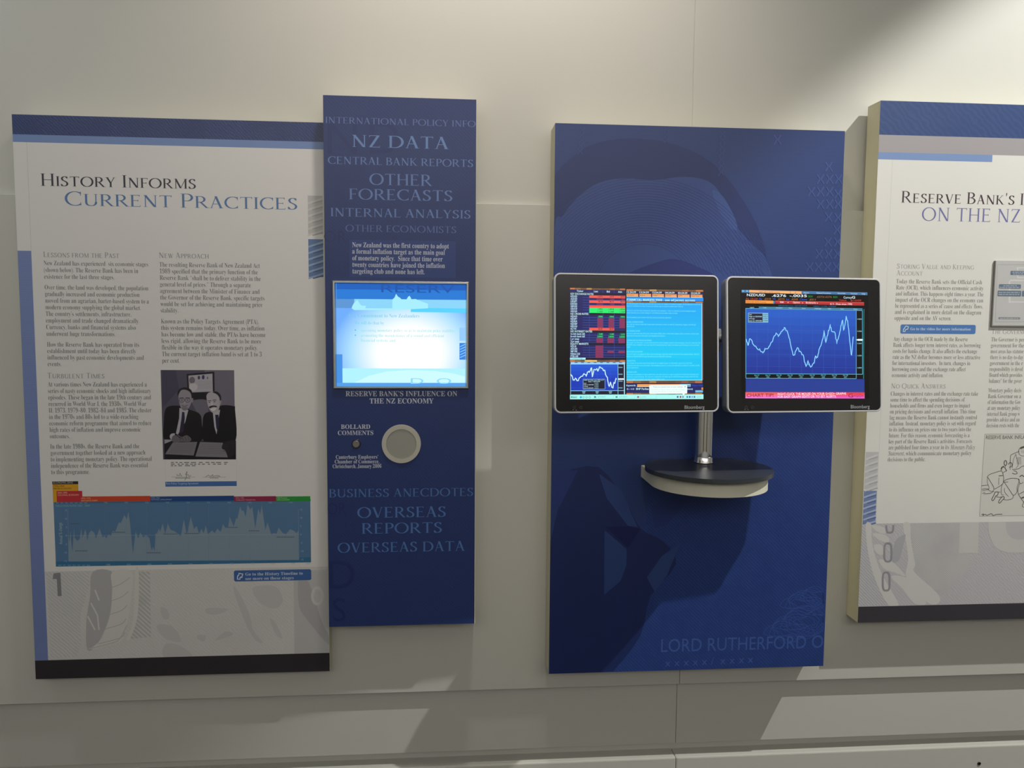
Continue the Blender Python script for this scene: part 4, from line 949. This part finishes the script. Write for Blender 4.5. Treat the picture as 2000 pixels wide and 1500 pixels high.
a.text(1452, 1282, '3:24 PM', 15, (90, 150, 150), 'sans', u1=1500)
a.build('task_bar', scL)

# ---- what the right screen shows (zoom of 1410,530 at 5.173x)
KR = 1707/330; Z = (1410, 530, KR)
a = Art(fRs, 2, Z, True); SK, PK = (70, 120, 168), (254, 182, 118)
a.poly([(198, 186), (1470, 212), (1470, 240), (198, 214)], SK)
for u in (214, 254): a.rect(u-12, 190, u+12, 208, (110, 176, 220), 1)
a.poly([(276, 188), (690, 199), (690, 225), (276, 214)], PK, 1); a.poly([(694, 199), (804, 202), (804, 228), (694, 225)], PK, 1)
a.text(376, 217, 'NZD-USD X-RATE Currency', 21, (120, 80, 60), 'sans', u1=586, dl=2); a.text(735, 222, 'G', 21, (120, 80, 60), 'sans', dl=2)
for u, u1, t in ((826, 880, 'Export'), (956, 1100, 'Related Functions'), (1170, 1248, 'Favorites'), (1298, 1366, 'Terminal'), (1412, 1448, 'Help')): a.text(u, 222+(u-826)*.02, t, 19, (190, 216, 236), 'heavy', u1=u1, dl=2)
a.build('menu_bar', scR)
a = Art(fRs, 2, Z, True); HW = (236, 252, 255)
for u, u1, v, t in ((252, 436, 250, 'NZDUSD'), (505, 648, 256, '.6276'), (684, 858, 258, '-.0035')): a.text(u, v, t, 36, HW, 'heavy', u1=u1)
for u, u1, v, t, c in ((874, 916, 262, 'BGN', (10, 150, 50)), (955, 1110, 266, '.6273/.6276', (150, 96, 44)), (1124, 1166, 268, 'BGN', (10, 150, 50)), (240, 360, 285, 'At 15:24', (190, 72, 34)), (374, 404, 286, 'Op', (40, 88, 220)), (426, 496, 287, '.6310', (176, 104, 40)), (514, 540, 287, 'Hi', (40, 88, 220)), (563, 632, 288, '.6315', (176, 104, 40)),
                       (650, 680, 290, 'Lo', (40, 88, 220)), (700, 768, 290, '.6245', (176, 104, 40)), (786, 858, 292, 'Close', (40, 88, 220)), (880, 946, 294, '.6311', (176, 104, 40)), (1182, 1258, 300, 'Value', (196, 60, 34)), (1300, 1406, 302, '6/10/09', (196, 60, 34))):
    a.text(u, v, t, 26, c, 'heavy', u1=u1)
a.text(1228, 274, 'Curncy', 32, (206, 226, 236), 'heavy', u1=1312); a.text(1312, 274, 'G', 34, HW, 'heavy', u1=1345)
a.poly([(238, 290), (518, 296), (518, 326), (238, 322)], (250, 156, 68)); a.text(242, 318, 'NZDUSD BGN Curncy', 24, (140, 84, 30), 'sans', u1=448); a.rect(516, 298, 534, 326, (84, 130, 180))
a.poly([(538, 296), (1436, 312), (1436, 346), (538, 326)], (186, 44, 50)); a.poly([(538, 296), (1436, 312), (1436, 322), (538, 305)], (214, 74, 66), 1)
for u, u1, v, t in ((588, 625, 319, 'Edit'), (718, 788, 322, 'Options'), (848, 950, 324, 'Bookmarks'), (1092, 1315, 338, 'G 3 - Data since 1990')): a.text(u, v, t, 25, (246, 222, 226), 'heavy', u1=u1, dl=2)
for u, v in ((668, 316), (814, 320), (964, 322)): a.poly([(u-8, v-4), (u+8, v-4), (u, v+5)], (250, 210, 214), 2)
a.text(570, 352, 'NZDUSD BGN Curncy - NZD-USD X-RATE', 17, (20, 110, 160), 'heavy', u1=860); a.text(922, 358, 'WEEKLY 1/1/1990 - 6/10/2009', 17, (20, 110, 160), 'heavy', u1=1152)
a.build('quote_header', scR)
a = Art(fRs, 2, Z, True); EDGE = (96, 186, 214)
a.poly([(372, 356), (1420, 374), (1420, 390), (372, 370)], (74, 134, 172))
for i, t in enumerate(('Legend', 'Track', 'Annotation', 'News', 'Zoom', 'HideRange', 'Table', 'Excel', 'Events')): a.text(282+i*131, 369+i*2.2, t, 15, (180, 220, 236), 'heavy', dl=2)
a.poly([(240, 374), (1356, 396), (1356, 1034), (240, 1034)], (32, 68, 172), 1)
for i in range(8): a.poly([(240, 374+i*82), (1356, 396+i*80), (1356, 476+i*80 if i < 7 else 1034), (240, 456+i*82 if i < 7 else 1034)], (34-i, 92-i*6, 198-i*7), 2)
for i in range(5): a.line([(240, 462+i*124), (1356, 480+i*123.6)], 2, (56, 96, 196), 3)
for i in range(9): a.line([(352+i*112, 376+i*2), (354+i*112, 1034)], 2, (56, 96, 196), 3)
for p in ([(240, 374), (1418, 396)], [(240, 374), (241, 1080)], [(1356, 396), (1356, 1084)], [(1418, 396), (1420, 1040)], [(240, 1034), (1420, 1040)], [(240, 1080), (1356, 1084)]): a.line(p, 5, EDGE, 4)
a.line([(1434, 380), (1430, 1086)], 5, (66, 150, 150), 4)
for i, t in enumerate(('0.8000', '0.7000', '0.6000', '0.5000', '0.4000')): a.text(1368, 488+i*123, t, 17, (150, 206, 216), 'heavy', u1=1412, dl=4)
a.poly([(1354, 692), (1372, 683), (1420, 683), (1424, 692), (1420, 702), (1372, 702)], (216, 246, 255), 5)
for i in range(9): a.text(352+i*112, 1056, ('Dec 27', 'Dec 31', 'Dec 29', 'Dec 30', 'Dec 31', 'Dec 29', 'Dec 31', 'Dec 30', 'Dec 28')[i], 17, (120, 190, 206), 'heavy', align='C', dl=4); a.text(352+i*112, 1074, str(1991+i*2), 16, (120, 190, 206), 'heavy', align='C', dl=4)
pts = [(242, 690), (262, 750), (280, 680), (310, 720), (345, 770), (380, 790), (412, 828), (435, 780), (470, 770), (500, 720), (548, 625), (575, 655), (600, 610), (630, 575), (658, 605), (690, 720), (725, 862), (745, 795), (765, 775), (790, 820), (820, 850), (850, 975), (868, 910), (885, 950), (905, 965), (930, 920), (945, 860), (960, 880), (985, 770), (1010, 720), (1032, 600), (1048, 720), (1070, 620), (1092, 545), (1115, 620), (1135, 600), (1160, 725), (1190, 610), (1218, 480), (1228, 610), (1255, 460), (1272, 520), (1290, 700), (1308, 860), (1318, 740), (1325, 660)]
chart(a, pts, 11, (40, 150, 236), 13, 5, 5, 4); chart(a, pts, 5, (176, 232, 255), 13, 5, 6, 4)
a.rect(264, 418, 467, 516, (130, 190, 214), 5); a.rect(270, 424, 410, 510, (22, 28, 56), 6)
for i, t in enumerate(('Last', 'High on 02/29/08', 'Average', 'Low on 10/31/00')): a.text(274, 441+i*21, t, 17, (196, 226, 236), 'heavy', u1=(300, 402, 330, 402)[i], dl=7); a.text(416, 441+i*21, ('0.6276', '0.8215', '0.5997', '0.3900')[i], 17, (40, 80, 110), 'heavy', u1=462, dl=7)
a.build('line_chart', scR)
a = Art(fRs, 2, Z, True); a.poly([(240, 1086), (1440, 1088), (1440, 1222), (240, 1220)], (34, 58, 146)); a.poly([(240, 1086), (1440, 1088), (1440, 1100), (240, 1098)], (36, 52, 148), 1); a.build('lower_field', scR)
a = Art(fRs, 3, Z, True)
a.poly([(237, 1220), (1441, 1222), (1441, 1284), (237, 1282)], (232, 84, 160))
for i, c in enumerate(((232, 62, 60), (236, 70, 100), (236, 84, 150), (236, 92, 200))): a.poly([(237, 1220+i*15.5), (1441, 1222+i*15.5), (1441, 1238+i*15.5), (237, 1236+i*15.5)], c, 1)
for i, c in enumerate(((240, 96, 78), (244, 104, 120), (246, 112, 170), (244, 120, 216))): a.poly([(237, 1220+i*15.5), (556, 1221+i*15.5), (556, 1237+i*15.5), (237, 1236+i*15.5)], c, 2)
a.text(250, 1268, 'CHART TIP!', 46, (150, 36, 60), 'heavy', u1=520, dl=3)
a.text(562, 1250, 'RIGHT-CLICK THE MOUSE ON YOUR G<GO> GRAPHS', 32, (255, 236, 250), 'heavy', u1=1254, dl=3); a.text(562, 1278, 'FOR EASY GRAPH EDITS OR TO SET ALERTS.', 32, (255, 226, 255), 'heavy', u1=1155, dl=3)
a.text(1276, 1274, 'G', 56, (150, 40, 90), 'heavy', u1=1325, dl=3); a.text(1328, 1270, '<GO>', 36, (160, 40, 110), 'heavy', u1=1430, dl=3)
a.build('tip_banner', scR)

# ================================================================= D: the white panel at the right
tD, fD, RD = panel('information_panel', 'white wall panel headed RESERVE BANK\u2019S, cut by the frame, with a cartoon of kneeling men', 'panel', .066, (1720.2, 194.7), (2000, 206.4), (1674.4, 1217.7), (2000, 1206.5), w=.79)
x0, z0, x1, z1 = RD
WD = (226, 225, 221)
face_sheet(fD, RD, (.0004, 0, 0, 0), ink(WD), tD)
e = .0004
a = Art(fD, 2); b1 = fD.px(1718, 263)[1]; a.loc([(x0+e, b1), (x1, b1), (x1, z1), (x0+e, z1)], engraved('right_header_engraving', (55, 76, 126), (61, 83, 133), 30, 6, 'DIAGONAL', 3, noise=6)); a.build('header_band', tD)
a = Art(fD, 2); b2 = fD.px(1717, 297)[1]; a.loc([(x0+e, b2), (x1, b2), (x1, b1), (x0+e, b1)], (166, 162, 166)); a.build('grey_band', tD)
a = Art(fD, 3); b3 = fD.px(1716, 311)[1]; a.loc([(x0+e, b3), (fD.px(1938, 310)[0], b3), (fD.px(1938, 310)[0], b2), (x0+e, b2)], (126, 152, 200)); a.build('light_blue_band', tD)
xm = fD.px(1739, 400)[0]; zf = fD.px(1683, 1023)[1]; zk = fD.px(1674, 1185)[1]
a = Art(fD, 2); a.loc([(xm-.0004, zf), (xm+.0004, zf), (xm+.0004, b3), (xm-.0004, b3)], (204, 203, 204)); a.build('margin_rule', tD)
a = Art(fD, 9); a.loc([(x0+e, z0), (x1, z0), (x1, zk), (x0+e, zk)], (64, 61, 68)); a.build('foot_band', tD)
a = Art(fD, 2); a.caps(1760, 395.5, 'Reserve Bank\u2019s I', 22.5, 1999, (74, 56, 68), track=.08); a.build('heading_lettering', tD)
for w in (0, 1, 2): a = Art(fD, 2); a.caps(1800, 431, 'ON THE NZ', 26, 1992, (118, 118, 172), T=.10, only=w); a.build('title_lettering', tD, 'mauve title lettering')
HD = (160, 158, 158); TD = (122, 118, 114)
a = Art(fD, 2)
a.caps(1751.4, 524.4, 'Storing Value and Keeping', 9.6, 1902.4, HD, track=.1); a.caps(1751, 537.6, 'Account', 9.6, 1801.6, HD, track=.1); a.caps(1740.8, 758.6, 'No Quick Answers', 9.8, 1846.5, HD, track=.1)
a.caps(1936.8, 652, 'The Governor', 8.8, 2011, HD, track=.1); a.build('subheading_lettering', tD)
a = Art(fD, 2)
D1 = ['Today the Reserve Bank sets the Official Cash', 'Rate (OCR), which influences economic activity', 'and inflation. This happens eight times a year. The', 'impact of the OCR changes on the economy can', 'be represented as a series of \u2018cause and effects\u2019 flows,', 'and is explained in more detail on the diagram', 'opposite and on the AV screen.']
D2 = ['Any change in the OCR made by the Reserve', 'Bank affects longer term interest rates, as borrowing', 'costs for banks change. It also affects the exchange', 'rate as the NZ dollar becomes more or less attractive', 'for international investors.  In turn, changes in', 'borrowing costs and the exchange rate affect', 'economic activity and inflation.']
D3 = ['Changes in interest rates and the exchange rate take', 'some time to affect the spending decisions of', 'households and firms and even longer to impact', 'on pricing decisions and overall inflation. This time', 'lag means the Reserve Bank cannot instantly control', 'inflation. Instead, monetary policy is set with regard', 'to its influence on prices one to two years into the', 'future. For this reason, economic forecasting is a', 'key part of the Reserve Bank\u2019s activities. Forecasts', '', '', 'decisions to the public.']
para(a, 1750.4, list(zip([553.4+i*11.93 for i in range(7)], D1)), 12.4, TD, (D1[1], 1750, 1921))
para(a, 1745, list(zip([665.8+i*11.8 for i in range(7)], D2)), 12.2, TD, (D2[1], 1744.5, 1915))
vv = [772.8+i*11.68 for i in range(12)]
para(a, 1739.6, list(zip(vv, D3)), 12.2, TD, (D3[0], 1739.7, 1910))
a.text(1735.2, vv[9], 'are published four times a year in its', 12.2, TD, 'serif', u1=1853); a.text(1856, vv[9]-.2, 'Monetary Policy', 12.2, TD, 'italic', u1=1904)
a.text(1734.6, vv[10], 'Statement,', 12.2, TD, 'italic', u1=1766.5); a.text(1769, vv[10], 'which communicate monetary policy', 12.2, TD, 'serif', u1=1897)
D4 = ['The Governor is per', 'government for the', 'most areas has statutor', 'there is no day-to-day', 'government in the r', 'responsibility is devol', 'Board which provides', 'balance\u201d for the gover', '', 'Monetary policy decis', 'Bank Governor on a', 'of information the Gov', 'at any monetary policy', 'internal Bank group w', 'provides advice and an', 'decision rests with the']
V4 = [666.8, 678.4, 690, 701.5, 713.2, 724.7, 736.2, 747.8, 0, 766.3, 777.8, 789.2, 800.7, 812.2, 823.5, 834.8]
para(a, 1935.8, list(zip(V4, D4)), 12.2, TD, (D4[1], 1934.2, 1998.5)); a.build('body_lettering', tD)
Z = (1720, 500, 1750/210)
guide(tD, fD, Z, (322, 1113, 1545, 1262, 26), ((482, 1206, 'Go to the video for more information', 62, 1465, 'bold'),), [(366, 1232), (370, 1196), (386, 1176), (410, 1138), (450, 1152), (440, 1190), (410, 1196), (398, 1212), (396, 1230)], (84, 128, 190))
# facade pictures at the left edge (zoom of 1640,680 at 2.678x)
Z = (1640, 680, 964/360)
a = Art(fD, 2, Z); facade(a, 132, 543, 199, 738, (196, 196, 198), (212, 212, 212), (172, 174, 180)); a.build('grey_building_picture', tD)
a = Art(fD, 2, Z); facade(a, 123, 746, 190, 920, (120, 138, 182), (176, 188, 214), (88, 108, 160)); a.build('blue_building_picture', tD)
# engraved picture along the foot
Z = (1660, 1000, 2000/340)
a = Art(fD, 2, Z)
a.loc([(x0+e, zk), (x1, zk), (x1, zf), (x0+e, zf)], engraved('right_foot_engraving', (186, 185, 191), (198, 197, 200), 60, 5, 'DIAGONAL', noise=4))
a.poly([(142, 145), (245, 142), (250, 330), (310, 560), (400, 780), (560, 1060), (92, 1084)], engraved('right_foot_hatching', (178, 178, 186), (210, 210, 210), 70, 2.5, 'DIAGONAL', noise=3), 1)
PL = (208, 207, 205)
for p in ([(180, 145), (245, 142), (250, 320), (300, 540), (390, 760), (560, 1060), (440, 1068), (300, 800), (210, 480)], [(610, 140), (690, 138), (700, 330), (750, 600), (740, 690), (1010, 940), (1020, 1042), (900, 1048), (700, 830), (640, 720), (668, 560), (650, 380)],
          [(255, 250), (360, 250), (440, 290), (445, 345), (350, 330)], [(275, 380), (370, 380), (385, 480), (340, 490), (290, 450)], [(330, 545), (480, 570), (560, 640), (640, 740), (500, 690), (390, 650)], [(470, 740), (640, 750), (760, 880), (880, 1048), (740, 1052), (600, 880)], [(250, 150), (400, 180), (400, 250), (300, 220)]):
    a.poly(smooth(p, True, 3), PL, 2)
a.poly(smooth([(520, 340), (600, 270), (640, 270), (600, 430), (560, 560), (480, 560)], True, 4), (176, 176, 182), 2)
a.poly([(690, 138), (1262, 124), (1250, 480), (1380, 480), (1390, 640), (1060, 960), (740, 690), (752, 600)], engraved('right_foot_mesh', (178, 177, 180), (206, 205, 205), 110, .4, 'DIAGONAL', noise=9), 1)
a.poly([(1262, 122), (1480, 116), (1470, 470), (1252, 474)], (202, 201, 199), 3)
ring = smooth([(1588, 114), (1600, 260), (1660, 390), (1760, 455), (1900, 468), (2060, 455), (2160, 400), (2160, 112)], False, 4)
a.poly(ring, (202, 201, 199), 3); a.poly(smooth([(1790, 112), (1800, 220), (1850, 290), (1920, 316), (2000, 310), (2060, 270), (2080, 110)], False, 4), (190, 189, 192), 4)
def zero(cx, cy, rx, ry, a0=0, a1=360, dl=5):
    p = []
    for i in range(48):
        t = 2*math.pi*i/48; c, s_ = math.cos(t), math.sin(t)
        p.append((cx+rx*math.copysign(abs(c)**.6, c), cy+ry*math.copysign(abs(s_)**.6, s_)))
    if a1 < 360: p = [q for q in p if q[1] >= cy-2]; p.sort(key=lambda q: math.atan2(-(q[1]-cy)/ry, (q[0]-cx)/rx))
    a.line(p, 22, (150, 150, 158), dl, a1 == 360)
zero(436, 464, 42, 104); zero(416, 798, 40, 104); zero(458, 150, 40, 86, 0, 180)
a.build('banknote_picture', tD)
# raised plaque with a flow diagram (zoom of 1900,490 at 9.375x)
Z = (1900, 490, 938/100)
a_ = Art(fD, 2, Z); A0 = a_.P(352, 800); pb0 = a_.P(320, 1392)[1]; pb1 = a_.P(372, 180)[1]; pa0 = a_.P(350, 780)[0]; pa1 = pa0+.30
bm = bmesh.new(); add_box(bm, pa0, pa1, -.066-.006, -.066, pb0, pb1, .0015); pq = from_bm('plaque', bm, mat('plaque_edge', (132, 130, 124), .5), tD)
fP = Face((0, -.0722, 0), (1, 0, 0), (0, 0, 1))
a = Art(fP, 1, Z); q0 = .0026
a.loc([(pa0+q0, pb0+.0042), (pa1-q0, pb0+.0042), (pa1-q0, pb1-.0006), (pa0+q0, pb1-.0006)], (196, 196, 196))
GR = (176, 178, 178)
for p in ([(450, 250), (1600, 258)], [(450, 250), (412, 1302)], [(412, 1300), (1600, 1300)]): a.line(p, 10, GR, 1)
FB = (106, 122, 142); FL = (214, 214, 214)
a.line(smooth([(820, 500), (820, 330), (840, 312), (1300, 312)], False, 3), 22, FL, 1); a.line([(820, 490), (1300, 500)], 22, FL, 1)
a.line([(680, 960), (672, 560), (690, 540), (1300, 545)], 26, FL, 1); a.line([(665, 850), (655, 935), (1300, 945)], 26, FL, 1)
for r_ in ((690, 365, 1010, 442), (478, 610, 880, 690), (452, 726, 884, 832), (900, 732, 1300, 836)): a.rrect(*r_, 12, FB, 2)
a.rrect(468, 1214, 866, 1252, 10, (140, 140, 142), 2)
for u, v, w, n_ in ((726, 392, 230, 1), (735, 424, 190, 2), (560, 640, 250, 3), (490, 670, 370, 4), (470, 764, 390, 5), (470, 800, 390, 6), (500, 1238, 330, 7)):
    rng = random.Random(n_); x = u
    while x < u+w: k_ = rng.choice((34, 52, 70)); a.rect(x, v-9, min(x+k_, u+w), v+7, (170, 182, 194), 3); x += k_+12
a.build('flow_diagram', pq)
# pen cartoon: kneeling figures seen from behind (zoom of 1900,840 at 8.333x)
Z = (1900, 840, 833/100)
a = Art(fD, 2, Z); a.poly([(195, 66), (1900, 56), (1900, 1372), (108, 1402)], (214, 213, 208)); PEN = (96, 92, 86); LP_ = (150, 148, 142)
for p in ([(195, 66), (1900, 56)], [(195, 66), (108, 1402)], [(108, 1402), (1900, 1372)]): a.line(p, 6, LP_, 1)
a.text(212, 146, 'RESERVE BANK INFLAT', 84, (120, 116, 110), 'heavy', u1=890)
def pen(pts, w=9, c=PEN, closed=False): a.line(smooth(pts, closed, 5), w, c, 2, closed)
pen([(232, 765), (270, 725), (350, 695), (460, 665), (485, 700), (500, 770), (495, 850), (470, 890), (350, 960), (335, 920), (250, 780), (232, 765)]); pen([(240, 770), (236, 850), (262, 930), (260, 980), (320, 995), (345, 960)], 7)
pen([(420, 745), (490, 740)], 12); pen([(425, 770), (420, 890)], 7); pen([(460, 660), (470, 610), (500, 595), (520, 620), (550, 660), (510, 680), (490, 700)]); pen([(462, 640), (475, 605), (515, 592)], 22)
a.line(ell(530, 535, 22, 40, 20), 14, PEN, 2, True); pen([(530, 580), (528, 620), (545, 665)], 7)
pen([(140, 905), (250, 895)]); pen([(145, 965), (200, 955), (265, 960)]); pen([(150, 990), (260, 965)], 7); pen([(175, 1035), (280, 1028), (345, 990)]); pen([(150, 1030), (200, 1010)], 7)
pen([(500, 830), (560, 800), (640, 785), (740, 795), (752, 830), (720, 930), (715, 1010), (660, 1060), (600, 980), (520, 860), (500, 830)]); pen([(500, 850), (575, 842)], 8); pen([(480, 870), (462, 960), (470, 1050), (500, 1050)], 8); pen([(660, 1060), (640, 1115), (560, 1138), (500, 1130)]); pen([(515, 940), (520, 1010), (580, 1080)], 7)
pen([(380, 1085), (440, 1092), (490, 1080)]); pen([(355, 1010), (390, 1005), (450, 1010)], 8)
pen([(350, 1040), (365, 1010), (410, 1010), (400, 1060), (375, 1070), (350, 1120), (325, 1148), (308, 1130), (325, 1090), (350, 1040)], 12); pen([(470, 1090), (500, 1080), (510, 1110), (480, 1140), (440, 1185), (418, 1175), (440, 1125), (470, 1090)], 12)
pen([(610, 610), (612, 430), (650, 390), (755, 345)]); pen([(640, 620), (660, 480), (700, 390)], 7); pen([(700, 390), (715, 470), (740, 560), (700, 620)], 7); pen([(755, 400), (745, 330), (775, 285), (833, 265), (900, 275), (930, 330), (920, 400)], 9); pen([(770, 300), (850, 272), (920, 290)], 26); pen([(760, 400), (800, 420), (860, 415), (910, 400)], 7)
for i in range(4): pen([(790+i*26, 330), (800+i*24, 372)], 6, LP_)
pen([(575, 560), (610, 525), (640, 560), (620, 600), (590, 600)], 12); pen([(640, 640), (740, 630), (800, 590), (880, 580)]); pen([(610, 640), (600, 620)], 9); pen([(930, 400), (990, 420), (1020, 560), (980, 640)]); pen([(640, 700), (680, 715), (720, 705), (700, 670), (660, 660)], 10)
for i in range(6): pen([(720+i*12, 440), (715+i*14, 560)], 5, LP_)
pen([(760, 760), (800, 735), (833, 755), (900, 740), (960, 800)], 14); pen([(740, 790), (770, 870), (820, 850)], 9); pen([(760, 870), (735, 960), (740, 1040), (790, 1120), (833, 1168), (920, 1170)]); pen([(745, 1045), (833, 1000), (930, 960)], 9); pen([(790, 1105), (860, 1085)], 22); pen([(833, 1165), (806, 1245), (900, 1250)], 9); pen([(940, 800), (1020, 860), (1040, 1000), (980, 1120)])
pen([(140, 1375), (175, 1365), (160, 1392), (200, 1370), (230, 1385), (300, 1360), (330, 1390), (380, 1372), (480, 1368)], 10)
a.build('cartoon', tD, 'pen cartoon of kneeling men')

bpy.data.objects.remove(_to); bpy.data.curves.remove(_tc)
